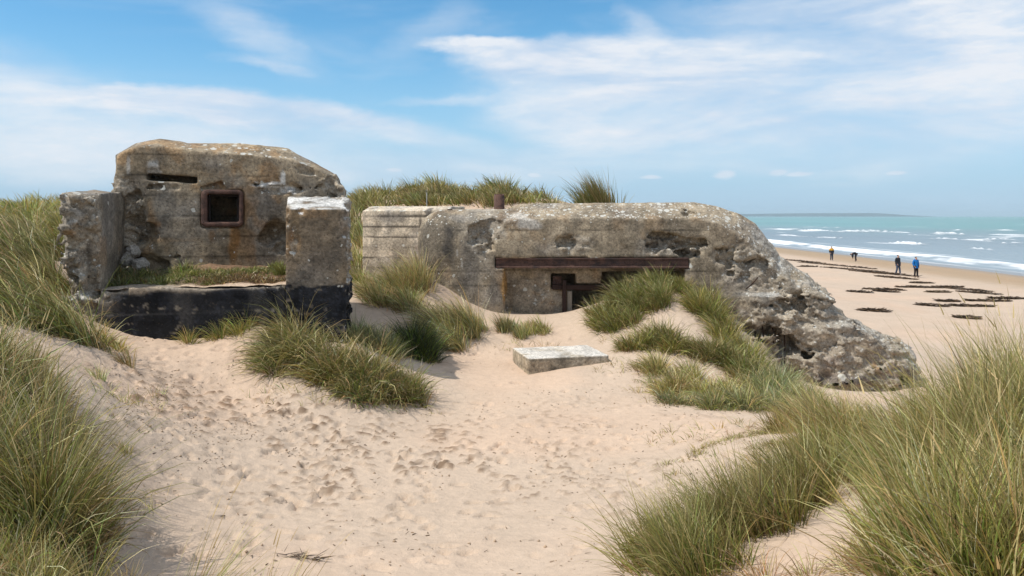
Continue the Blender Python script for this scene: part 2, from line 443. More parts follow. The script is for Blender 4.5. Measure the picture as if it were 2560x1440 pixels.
# ------------------------------------------------------------------ the ground
CTRL = [  # photo column, photo row, metres away
    (1280, 1440, 5.6), (900, 1440, 5.6), (1280, 1200, 8.4), (800, 1200, 8.2), (1280, 1060, 10.6), (1000, 1000, 11.6), (1280, 1000, 12.0),
    (1150, 925, 13.5), (1100, 875, 14.7), (1200, 800, 16.6), (1130, 850, 15.2), (1300, 800, 16.4), (1400, 830, 16.0), (1330, 944, 13.2), (1420, 930, 13.1), (1500, 970, 12.5), (1500, 911, 13.5), (1560, 880, 14.1), (1430, 850, 15.6),
    (1600, 1080, 10.0), (1750, 1120, 8.9), (1650, 1200, 8.0), (1500, 1300, 6.8), (1400, 1440, 5.4),
    (600, 1000, 10.4), (600, 835, 11.95), (450, 880, 11.3), (300, 870, 10.9), (400, 1000, 9.2), (300, 1000, 8.6), (400, 1200, 7.2), (350, 1350, 6.0), (560, 1350, 6.2),
    (650, 812, 12.0), (870, 870, 12.2), (760, 880, 11.9), (850, 970, 11.0), (700, 950, 10.8), (960, 900, 12.5),
    (0, 1440, 4.5), (250, 1400, 5.5), (0, 1150, 5.6), (120, 1080, 6.4), (220, 950, 8.2), (230, 880, 9.6), (100, 900, 8.0),
    (200, 850, 9.9), (0, 800, 9.0), (0, 700, 11.0), (-250, 700, 9.0), (80, 650, 13.0), (0, 580, 17.0), (-300, 560, 14.0), (150, 540, 20.0), (0, 530, 25.0), (400, 530, 22.0),
    (1600, 835, 15.0), (1560, 765, 16.2), (1680, 705, 16.9), (1780, 850, 14.8), (1740, 745, 16.4), (1840, 900, 14.2), (1700, 950, 13.0), (1800, 1000, 12.0), (1950, 1000, 12.6), (2100, 985, 14.5), (2275, 968, 16.3), (2420, 940, 18.0),
    (1860, 830, 16.6), (1925, 930, 16.9), (2000, 965, 16.9), (2100, 985, 16.9), (2180, 990, 16.9), (2000, 990, 14.4), (2140, 1010, 13.0), (1900, 945, 14.6),
    (2100, 1120, 7.6), (1900, 1110, 8.2), (1950, 1060, 9.6), (1700, 1370, 5.6), (1560, 1420, 5.3), (2000, 1440, 4.4), (2300, 1440, 3.8), (2300, 1210, 5.5), (2560, 1440, 3.5), (2560, 1190, 5.0), (2560, 1060, 7.0), (2800, 1100, 6.0), (2450, 1060, 10.0), (2250, 1080, 9.0), (2800, 1060, 10.0),
    (888, 790, 15.4), (888, 660, 20.0), (888, 545, 24.0), (888, 505, 29.0), (950, 735, 17.6), (1000, 775, 16.0), (1055, 690, 17.2), (1000, 735, 16.9), (960, 500, 28.0), (1060, 486, 29.0), (1150, 488, 29.0), (1210, 512, 29.0), (1255, 498, 28.0), (1330, 522, 28.0), (1500, 530, 25.0),
]
XYZ = [(0, 0, -1.65), (0, 2.6, -1.95), (2.0, 1.5, -1.55), (-2.0, 1.5, -1.7), (-4, 3, -1.7), (5, 2, -1.5), (0, -4, -1.5), (-6, -4, -1.3), (6, -4, -1.5), (9, 1, -2.2), (8, 6, -2.1), (11, 9, -3.3), (13, 3, -3.4), (13, 14, -3.9), (14, 20, -4.3), (12, 26, -4.2),
       (10, 22, -3.7), (9.5, 17, -3.6), (-10, 6, -0.9), (-13, 12, -0.4), (-14, 20, 0.0),
       (-5.5, 14.6, -1.7), (-4.2, 15, -1.8), (-3.2, 14.6, -2.0), (-6.5, 13.6, -1.6), (-5, 17.5, -0.9), (-3.2, 17.0, -1.4),
       (0, 18.6, -2.2), (2, 18.6, -2.1), (4, 18.6, -2.2), (0, 20.5, -1.6), (3, 20.5, -1.8), (-2.5, 20.5, -1.0), (6, 20, -3.0), (4.2, 25, -0.9), (6.5, 25, -2.6), (4, 29, -0.9), (7, 30, -2.8)]
FAR_X = [-1e5, -400, -60, -20, -6, 0, 5, 9, 14, 25, 33, 38, 50, 60, 200, 1e5]
FAR_Z = [3, 3, 1.0, 0.35, 0.35, 0.1, -2.0, -3.6, -4.4, -5.0, -5.1, -5.25, -5.86, -6.4, -9, -12]
def far_h(x, y):
    z = np.interp(x, FAR_X, FAR_Z)
    n = fbm(x * 0.12, y * 0.12, 0 * x, 5, 3)
    return z + 0.5 * n * sstep(6, -2, x) + 0.05 * n * sstep(4, 12, x)
_cp = [W(*c) for c in CTRL] + [np.array(c, float) for c in XYZ]
for ang in np.linspace(0, 2 * math.pi, 22, endpoint=False):
    x = 34 * math.cos(ang); y = 13 + 34 * math.sin(ang); _cp.append(np.array([x, y, float(far_h(np.array([x]), np.array([y]))[0])]))
_cp = np.array(_cp)
def _tps_fit(P, lam):
    n = len(P); d2 = ((P[:, None, :2] - P[None, :, :2]) ** 2).sum(-1)
    K = np.where(d2 > 0, d2 * np.log(d2 + 1e-12) * 0.5, 0) + lam * np.eye(n)
    Q = np.c_[np.ones(n), P[:, :2]]
    A = np.block([[K, Q], [Q.T, np.zeros((3, 3))]])
    return np.linalg.solve(A, np.r_[P[:, 2], 0, 0, 0])
_tw = _tps_fit(_cp, 0.06)
def near_h(x, y):
    x = np.asarray(x, float).ravel(); y = np.asarray(y, float).ravel(); out = np.empty(len(x))
    for s in range(0, len(x), 40000):
        xs = x[s:s + 40000]; ys = y[s:s + 40000]
        d2 = (xs[:, None] - _cp[None, :, 0]) ** 2 + (ys[:, None] - _cp[None, :, 1]) ** 2
        out[s:s + 40000] = (d2 * np.log(d2 + 1e-12) * 0.5) @ _tw[:-3] + _tw[-3] + _tw[-2] * xs + _tw[-1] * ys
    return out
def ground_h(x, y):
    x = np.asarray(x, float).ravel(); y = np.asarray(y, float).ravel()
    r = np.hypot(x, (y - 13)); w = sstep(20, 31, r)
    z = far_h(x, y)
    m = w < 1
    zn = np.zeros_like(z)
    if m.any(): zn[m] = near_h(x[m], y[m])
    return zn * (1 - w) + z * w

def spaced(a, lo, hi, b, fine, growth=1.16, cap=400):
    xs = list(np.arange(lo, hi + fine, fine)); s = fine; x = xs[-1]
    while x < b: s = min(s * growth, cap); x += s; xs.append(x)
    s = fine; x = lo; left = []
    while x > a: s = min(s * growth, cap); x -= s; left.append(x)
    return np.array(left[::-1] + xs)

def build_ground():
    xs = spaced(-3000, -6.2, 6.4, 220, 0.034, 1.10); ys = spaced(-60, 4.6, 15.5, 9000, 0.034, 1.10)
    Xg, Yg = np.meshgrid(xs, ys, indexing='ij'); x = Xg.ravel(); y = Yg.ravel()
    z = ground_h(x, y)
    near = sstep(30, 14, np.hypot(x, y - 9))
    # soft wind-blown unevenness
    z = z + near * (0.035 * fbm(x * 0.9, y * 0.9, 0 * x, 11, 3) + 0.012 * fbm(x * 4, y * 4, 0 * x, 12, 3))
    # footprints trodden into the hollow, thickest on the left bank
    r2 = np.random.default_rng(21)
    dent = np.zeros_like(z); dark = np.zeros_like(z)
    P = []
    for i in range(1500):
        px = r2.uniform(230, 1900); py = r2.uniform(870, 1440)
        dens = 0.30 + 0.9 * math.exp(-((px - 560) / 330) ** 2 - ((py - 1060) / 170) ** 2)
        if py > 1250 and px > 700: dens *= 0.45
        if r2.random() > dens: continue
        P.append((px, py))
    gx = x.reshape(Xg.shape); gy = y.reshape(Xg.shape)
    dent2 = dent.reshape(Xg.shape)
    for (px, py) in P:
        Y = 2.62 * F / (py - HY); X = (px - CX) / F * Y
        L = r2.uniform(0.06, 0.125); Wd = r2.uniform(0.035, 0.06); a = r2.uniform(0, math.pi); dp = r2.uniform(0.020, 0.05)
        i0, i1 = np.searchsorted(xs, [X - 0.4, X + 0.4]); j0, j1 = np.searchsorted(ys, [Y - 0.4, Y + 0.4])
        if i1 <= i0 or j1 <= j0: continue
        dx = gx[i0:i1, j0:j1] - X; dy = gy[i0:i1, j0:j1] - Y
        u = dx * math.cos(a) + dy * math.sin(a); v = -dx * math.sin(a) + dy * math.cos(a)
        k = np.sqrt((u / L) ** 2 + (v / Wd) ** 2)
        k = k + 0.25 * vnoise(dx * 14 + X * 3, dy * 14, 0 * dx + Y, 4)
        dent2[i0:i1, j0:j1] += -dp * sstep(1.08, 0.72, k) + 0.35 * dp * np.exp(-((k - 1.35) / 0.28) ** 2)
    z = z + dent2.ravel()
    crumb = np.clip(fbm(x * 7, y * 7, 0 * x, 31, 3), 0, 1) * sstep(3.2, 0.6, np.hypot((x + 3.6) / 1.3, (y - 9.3) / 1.6)) * near
    # damp sand kicked up in lumps in the trodden part
    reg = np.exp(-((x + 3.3) / 1.5) ** 2 - ((y - 9.6) / 2.0) ** 2) + 0.45 * np.exp(-((x + 0.8) / 2.2) ** 2 - ((y - 8.8) / 2.4) ** 2) + 0.25 * np.exp(-((x - 1.0) / 2.5) ** 2 - ((y - 9.5) / 2.5) ** 2)
    clus = sstep(-0.15, 0.20, fbm(x * 1.5, y * 1.2, 0 * x, 33, 3) + 0.35 * np.clip(reg, 0, 1) - 0.10)
    lump = sstep(0.20, 0.36, fbm(x * 15, y * 12, 0 * x, 34, 3)) * clus * near * np.clip(reg * 1.5, 0, 1)
    z = z + 0.028 * lump + 0.03 * crumb
    damp0 = lump * np.clip(0.8 + fbm(x * 5, y * 5, 0 * x, 35, 2), 0, 1)
    # colours: dry blond sand, damp sand by the water
    c = np.tile(np.array([0.515, 0.392, 0.292]), (len(x), 1))
    damp = damp0[:, None]
    c = c * (1 - 0.92 * damp) + 0.92 * damp * np.array([0.185, 0.118, 0.072])
    wet = sstep(34, 40.5, x + 1.6 * fbm(x * 0.08, y * 0.04, 0 * x, 8, 3)) * sstep(25, 45, y)
    c = c * (1 - wet[:, None]) + wet[:, None] * np.array([0.37, 0.265, 0.17])
    vwet = sstep(48.0, 51.5, x + 1.2 * fbm(x * 0.1, y * 0.05, 0 * x, 9, 3)) * sstep(25, 45, y)
    c = c * (1 - vwet[:, None]) + vwet[:, None] * np.array([0.27, 0.24, 0.21])
    pink = sstep(-0.2, 0.5, fbm(x * 0.5, y * 0.5, 0 * x, 15, 3))
    c = c * (1 + 0.06 * (pink[:, None] - 0.5) * np.array([1, 0.2, -0.3]))
    nx, ny = len(xs), len(ys)
    I = np.arange(nx * ny).reshape(nx, ny)
    q = np.stack([I[:-1, :-1], I[1:, :-1], I[1:, 1:], I[:-1, 1:]], -1).reshape(-1, 4)
    o = mesh_np('sand', np.c_[x, y, z], q, mat=M_SAND, cols=c)
    tag(o, kind='structure')
    return xs, ys, z.reshape(nx, ny)
GXS, GYS, GZ = build_ground()
def gz(x, y):
    """height of the finished sand"""
    x = np.asarray(x, float); y = np.asarray(y, float)
    i = np.clip(np.searchsorted(GXS, x) - 1, 0, len(GXS) - 2); j = np.clip(np.searchsorted(GYS, y) - 1, 0, len(GYS) - 2)
    tx = (x - GXS[i]) / (GXS[i + 1] - GXS[i]); ty = (y - GYS[j]) / (GYS[j + 1] - GYS[j])
    return (GZ[i, j] * (1 - tx) * (1 - ty) + GZ[i + 1, j] * tx * (1 - ty) + GZ[i, j + 1] * (1 - tx) * ty + GZ[i + 1, j + 1] * tx * ty)
def on_ray(px, py, y0=3.0, y1=140.0):
    """where the sight line of a photo point first meets the sand"""
    Y = np.geomspace(y0, y1, 4000); x = (px - CX) / F * Y; zr = -(py - HY) / F * Y
    below = np.nonzero(gz(x, Y) > zr)[0]
    i = below[0] if len(below) else len(Y) - 1
    return float(x[i]), float(Y[i]), float(gz(x[i:i + 1], Y[i:i + 1])[0])

# ------------------------------------------------------------------ the sea and the far coast
SEA_Z = -5.85
def build_sea():
    xs = spaced(44, 50, 120, 16000, 0.7, 1.05, 900); ys = spaced(-400, 60, 330, 17000, 1.0, 1.05, 900)
    Xg, Yg = np.meshgrid(xs, ys, indexing='ij'); x = Xg.ravel(); y = Yg.ravel()
    fade = sstep(700, 150, y)
    wob = 5 * fbm(x * 0.02, y * 0.012, 0 * x, 3, 3)
    swell = np.sin((x + wob * 1.4) / 9.0 * 2 * math.pi / 1.6) * 0.16 + 0.10 * fbm(x * 0.25, y * 0.08, 0 * x, 2, 3)
    shore = sstep(50, 62, x)
    z = SEA_Z + swell * shore * fade
    foam = np.zeros_like(x)
    n1 = fbm(x * 0.35, y * 0.10, 0 * x, 41, 4); n2 = fbm(x * 0.9, y * 0.3, 0 * x, 42, 3); n3 = fbm(0 * x, y * 0.022, 0 * x + 3, 43, 3)
    # the last wave running up the sand
    cx = 57.5 + 2.6 * n3
    k = np.exp(-((x - cx) / 2.3) ** 2); foam = np.maximum(foam, sstep(0.22, 1.02, k * (1 + 0.95 * n1 + 0.8 * n2)))
    z += 0.30 * np.exp(-((x - cx - 1.2) / 1.6) ** 2) * shore
    k = np.exp(-((x - cx + 4.6) / 0.9) ** 2); foam = np.maximum(foam, 0.55 * sstep(0.55, 1.1, k + 0.5 * n1))
    k = np.exp(-((x - cx - 7.0) / 2.8) ** 2); foam = np.maximum(foam, 0.55 * sstep(0.70, 1.3, k + 0.8 * n1 + 0.3 * n2))
    # breakers further out: column, row, half width px
    for (px, py, hw, hgt) in [(1955, 575, 55, 0.8), (2040, 577, 26, .6), (2125, 581, 65, 0.9), (2178, 578, 18, .8), (1975, 591, 42, 0.5), (2068, 594, 14, 0.4), (2270, 609, 42, 0.7), (2372, 588, 44, 1.0), (2362, 600, 28, 0.5), (2438, 623, 20, 0.5), (2436, 603, 14, .4), (2500, 601, 24, 0.5), (2062, 569, 10, .5), (2392, 577, 8, 0.5), (2235, 582, 40, 0.45), (2545, 611, 20, 0.4), (2310, 590, 14, 0.3), (2500, 575, 14, 0.4)]:
        Y = -SEA_Z * F / (py - HY); X = (px - CX) / F * Y
        hwm = hw / F * Y
        # crests run roughly along the shore, but their ends are seen across the sight line
        u = (x - X) + 0.0 * (y - Y); v = (y - Y)
        ln = max(6.0, hwm * 0.9)
        t = (u * 0.93 + v * 0.36); s = (-u * 0.36 + v * 0.93) + Y * 0.018 * vnoise(t * 7 / hwm + px, 0 * t, 0 * t, 8)
        kk = np.exp(-(s / (Y * 0.017)) ** 2 - (t / (0.8 * hwm)) ** 2)
        foam = np.maximum(foam, sstep(0.15, 1.0, kk * (1 + 0.55 * n1 + 0.55 * n2)))
        z += hgt * kk * 0.9
    # scattered white horses
    wh = fbm(x * 0.05, y * 0.035, 0 * x, 51, 4)
    foam = np.maximum(foam, 0.7 * sstep(0.50, 0.62, wh + 0.12 * n1) * sstep(64, 80, x) * sstep(900, 300, y))
    far = sstep(60, 260, np.hypot(x - 40, (y - 60) * 0.35))
    c = (1 - far[:, None]) * np.array([0.225, 0.275, 0.295]) + far[:, None] * np.array([0.130, 0.280, 0.260])
    band = fbm(x * 0.010, y * 0.004, 0 * x, 61, 3); c *= (1 + 0.22 * band[:, None])
    shallow = sstep(56, 50, x)[:, None]; c = c * (1 - shallow) + shallow * np.array([0.26, 0.25, 0.235])
    c = c * (1 - foam[:, None]) + foam[:, None] * np.array([0.80, 0.81, 0.82])
    nx, ny = len(xs), len(ys); I = np.arange(nx * ny).reshape(nx, ny)
    q = np.stack([I[:-1, :-1], I[1:, :-1], I[1:, 1:], I[:-1, 1:]], -1).reshape(-1, 4)
    m, k, b, out = mat_new('sea_water')
    tc = k.n('ShaderNodeTexCoord'); p = tc.outputs['Object']
    at = k.n('ShaderNodeAttribute', attribute_name='Col'); k.l(at.outputs['Color'], b.inputs['Base Color'])
    n = k.noise(k.mapping(p, rot=(0, 0, 0.2), scale=(0.9, 0.35, 1)), 1.0, 6, 0.6)
    ax = k.n('ShaderNodeAttribute', attribute_name='Aux'); sx = k.n('ShaderNodeSeparateXYZ'); k.l(ax.outputs['Vector'], sx.inputs[0])
    k.l(k.mr(sx.outputs[0], 0.1, 0.6, 0.30, 0.9), b.inputs['Roughness']); b.inputs['Specular IOR Level'].default_value = 0.35
    bump(k, b, n.outputs[0], 0.9, 0.5)
    o = mesh_np('sea', np.c_[x, y, z], q, mat=m, cols=c, aux=np.c_[foam, foam, foam])
    tag(o, kind='structure')
build_sea()

def build_headland():
    # low far shore across the bay: photo columns 1700-2340, crest rows
    Y0 = 8200.0
    prof = [(1500, 536), (1700, 535), (1840, 534.5), (1950, 534), (2060, 532.6), (2160, 532), (2225, 532), (2262, 534), (2290, 536.5), (2330, 539.5), (2345, 541)]
    px = np.linspace(1500, 2345, 240); top = np.interp(px, [p[0] for p in prof], [p[1] for p in prof])
    top = top + 0.25 * fbm(px * 0.03, px * 0, px * 0, 3, 4)
    V = []; dep = [(0, 0.0), (40, 0.55), (300, 0.92), (900, 1.0), (1800, 0.9), (2600, 0.0)]
    for (dy, f) in dep:
        Y = Y0 + dy
        x = (px - CX) / F * Y0; zt = (HY - top) / F * Y0
        z = SEA_Z - 1 + (zt - SEA_Z + 1) * f
        V.append(np.c_[x, np.full_like(x, Y), z])
    V = np.concatenate(V); n = len(px); m = len(dep)
    I = np.arange(n * m).reshape(m, n)
    q = np.stack([I[:-1, :-1], I[:-1, 1:], I[1:, 1:], I[1:, :-1]], -1).reshape(-1, 4)
    o = mesh_np('headland', V, q, mat=plain('far_land', (0.05, 0.072, 0.075), 0.95, 0.01, 0.4))
    tag(o, kind='structure')
build_headland()

# ------------------------------------------------------------------ weathered concrete
def conc_colors(p, nrm, seed, base=(0.27, 0.232, 0.18), warm=0.5, lines=0.21, line_amt=0.6, stains_shades=(), spall=None, top_lichen=0.55, face_lichen=0.06, zoff=0.0):
    x, y, z = p[:, 0], p[:, 1], p[:, 2]
    n1 = fbm(x * 0.9, y * 0.9, z * 0.9, seed, 4); n2 = fbm(x * 3.2, y * 3.2, z * 3.2, seed + 9, 4); n3 = fbm(x * 9, y * 9, z * 9, seed + 19, 3)
    st = fbm(x * 5.0, y * 5.0, z * 0.55, seed + 29, 4)
    c = np.tile(np.array(base), (len(p), 1))
    c *= np.clip(1 + 0.28 * n1 + 0.36 * n2 + 0.36 * n3 + 0.34 * st, 0.3, 1.9)[:, None]
    grey = sstep(-0.1, 0.35, fbm(x * 1.3, y * 1.3, z * 1.3, seed + 39, 3))[:, None]
    g = c.mean(1, keepdims=True) * np.array([1.0, 0.97, 0.93]); c = c * (1 - 0.42 * grey) + 0.42 * grey * g
    org = sstep(0.16, 0.42, fbm(x * 2.6, y * 2.6, z * 1.9, seed + 49, 4))[:, None] * warm
    c = c * (1 - org) + org * np.array([0.34, 0.190, 0.075])
    dk = sstep(0.20, 0.50, fbm(x * 2.1, y * 2.1, z * 1.2, seed + 59, 4))[:, None] * 0.38
    c = c * (1 - dk) + dk * np.array([0.075, 0.066, 0.056])
    if lines:
        zz = (z + zoff + 0.012 * n1) / lines; ph = np.abs(zz - np.round(zz)) * lines
        hid = hash3(np.round(zz).astype(int), np.zeros(len(z), int), np.zeros(len(z), int), seed)
        side = sstep(0.75, 0.4, np.abs(nrm[:, 2]))
        ln = sstep(0.030, 0.010, ph) * side * (0.35 + 0.65 * sstep(-0.25, 0.25, fbm(x * 1.1, y, z * 4, seed + 5, 2))) * (hid > 0.25)
        if spall is not None: ln = ln * (1 - spall)
        c *= (1 - line_amt * ln)[:, None]
        bd = (hash3(np.floor(zz).astype(int), np.zeros(len(z), int), np.ones(len(z), int), seed + 3) - 0.5) * 0.22
        c *= (1 + bd * side)[:, None]
    if spall is not None:
        s = spall[:, None]; sp = np.array([0.340, 0.292, 0.228]) * (1 + 0.4 * n3 + 0.25 * n2)[:, None]
        c = c * (1 - 0.75 * s) + 0.75 * s * sp
    for (u, w, su, sw, colr, am, *rest) in stains_shades:
        fx = x if not rest else rest[0](p)
        k = np.sqrt(((fx - u) / su) ** 2 + ((z - w) / sw) ** 2) + 0.55 * n2 + 0.35 * st
        a = (am * sstep(1.15, 0.55, k))[:, None]
        c = c * (1 - a) + a * np.array(colr) * (1 + 0.3 * n3)[:, None]
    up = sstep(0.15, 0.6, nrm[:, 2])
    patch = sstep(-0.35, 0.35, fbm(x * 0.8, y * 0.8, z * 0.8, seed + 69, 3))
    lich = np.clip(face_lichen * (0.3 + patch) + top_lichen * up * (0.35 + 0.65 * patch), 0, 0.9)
    agg = np.clip((spall if spall is not None else 0) + 0.25 * sstep(0.0, 0.4, n1), 0, 1)
    return np.clip(c, 0.01, 0.85), np.c_[lich, agg, 0 * agg]

def vnormals(v, q):
    n = np.zeros_like(v); a = v[q[:, 0]]; fn = np.cross(v[q[:, 2]] - a, v[q[:, 3]] - v[q[:, 1]])
    for i in range(4): np.add.at(n, q[:, i], fn)
    return n / (np.linalg.norm(n, axis=1, keepdims=True) + 1e-9)

class Frame:
    """a building's own axes: u along its front, v into it, z up"""
    def __init__(s, ox, oy, deg):
        s.o = np.array([ox, oy]); a = R(deg); s.c, s.s = math.cos(a), math.sin(a)
    def pix(s, px, py, v=0.0):
        U = (px - CX) / F
        Y = (v + s.o[1] * s.c - s.o[0] * s.s) / (s.c - U * s.s); x = U * Y
        return ((x - s.o[0]) * s.c + (Y - s.o[1]) * s.s, -(py - HY) / F * Y)
    def world(s, p):
        p = np.asarray(p, float); u, v = p[:, 0], p[:, 1]
        return np.c_[s.o[0] + u * s.c - v * s.s, s.o[1] + u * s.s + v * s.c, p[:, 2]]

def concrete_part(name, d, X, Y, Z, h, parent, frame, seed, spall_fn=None, amp=0.03, rough_amp=0.09, col_kw=None, base_z=0.0, post=None):
    """roughens a distance field, meshes it and colours it as old concrete"""
    idx, x, y, z = band_pts(d, X, Y, Z, 0.32)
    n = fbm(x * 2.2, y * 2.2, z * 2.2, seed, 4); nf = fbm(x * 8, y * 8, z * 8, seed + 7, 3)
    sp = spall_fn(x, y, z) if spall_fn else np.zeros_like(x)
    nb = fbm(x * 3.6, y * 3.6, z * 4.6, seed + 77, 5)
    rk = np.zeros_like(x); m = sp > 0.02
    if m.any():
        xm, ym, zm = x[m], y[m], z[m]
        rk[m] = 0.9 * nb[m] + 1.0 * facets(xm * 3.4 + 0.5 * nb[m], ym * 3.4, zm * 4.6, seed) + 0.7 * facets(xm * 8.5, ym * 8.5, zm * 10, seed + 31) + 0.45 * (worley(xm * 13, ym * 13, zm * 13, seed) - 0.45) + 0.35 * nf[m]
    d[idx] += (amp * n + 0.35 * amp * nf + sp * rough_amp * (0.35 + rk)).astype(np.float32)
    v, q = surface_nets(d, (X[0, 0, 0], Y[0, 0, 0], Z[0, 0, 0]), h)
    nr = vnormals(v, q)
    spv = spall_fn(v[:, 0], v[:, 1], v[:, 2]) if spall_fn else None
    c, a = conc_colors(v, nr, seed, spall=spv, **(col_kw or {}))
    if post: c, a = post(v, nr, c, a)
    wv = frame.world(v)
    base = np.array(parent.location)
    return mesh_np(name, wv - base, q, mat=M_CONC, parent=parent, cols=c, aux=a)

def ellspall(lst):
    def f(x, y, z):
        s = np.zeros_like(x)
        n = fbm(x * 3, y * 3, z * 3, 123, 3)
        for (c, r) in lst:
            k = np.sqrt(((x - c[0]) / r[0]) ** 2 + ((y - c[1]) / r[1]) ** 2 + ((z - c[2]) / r[2]) ** 2) + 0.45 * n
            s = np.maximum(s, sstep(1.1, 0.75, k))
        return s
    return f

def frame_mesh(name, frame, parent, mat, outer, inner, v0, v1, r=0.1, bevel=0.012):
    """a rounded-corner steel frame: outer/inner = (u0,z0,u1,z1)"""
    def loop(b, r, n=6):
        u0, z0, u1, z1 = b; pts = []
        for (cx, cz, a0) in ((u1 - r, z1 - r, 0), (u0 + r, z1 - r, 90), (u0 + r, z0 + r, 180), (u1 - r, z0 + r, 270)):
            for i in range(n): a = R(a0 + 90 * i / (n - 1)); pts.append((cx + r * math.cos(a), cz + r * math.sin(a)))
        return pts
    O = loop(outer, r); I = loop(inner, r * 0.35); n = len(O)
    rings = []
    ob = loop((outer[0] + bevel, outer[1] + bevel, outer[2] - bevel, outer[3] - bevel), r); ib = loop((inner[0] - bevel, inner[1] - bevel, inner[2] + bevel, inner[3] + bevel), r * 0.35 + bevel)
    seq = [(O, v1), (O, v0 + bevel), (ob, v0), (ib, v0), (I, v0 + bevel), (I, v1)]
    V = []
    for (L, v) in seq: V += [(u, v, z) for (u, z) in L]
    Q = []
    for s in range(len(seq)):
        s2 = (s + 1) % len(seq)
        for i in range(n):
            j = (i + 1) % n; Q.append((s * n + i, s2 * n + i, s2 * n + j, s * n + j))
    wv = frame.world(np.array(V)) - np.array(parent.location)
    o = mesh_np(name, wv, Q, mat=mat, parent=parent, smooth=False)
    return o

def rod(name, pts, rad, mat, parent=None, seg=6, taper=None):
    """a round bar through the points"""
    pts = [Vector(p) for p in pts]; base = Vector(parent.location) if parent else Vector((0, 0, 0))
    V = []; Q = []; n = len(pts)
    for i, p in enumerate(pts):
        t = (pts[min(i + 1, n - 1)] - pts[max(i - 1, 0)]).normalized()
        a = t.cross(Vector((0.3, 0.9, 0.31))).normalized(); b = t.cross(a)
        rr = rad if taper is None else rad * (1 + (taper - 1) * i / (n - 1))
        for s in range(seg):
            an = 2 * math.pi * s / seg; V.append(tuple(p - base + rr * (math.cos(an) * a + math.sin(an) * b)))
    for i in range(n - 1):
        for s in range(seg):
            s2 = (s + 1) % seg; Q.append((i * seg + s, i * seg + s2, (i + 1) * seg + s2, (i + 1) * seg + s))
    c0 = len(V); V.append(tuple(pts[0] - base)); V.append(tuple(pts[-1] - base))
    T = [(c0, (s + 1) % seg, s) for s in range(seg)] + [(c0 + 1, (n - 1) * seg + s, (n - 1) * seg + (s + 1) % seg) for s in range(seg)]
    return mesh_np(name, np.array(V), Q, T, mat=mat, parent=parent)

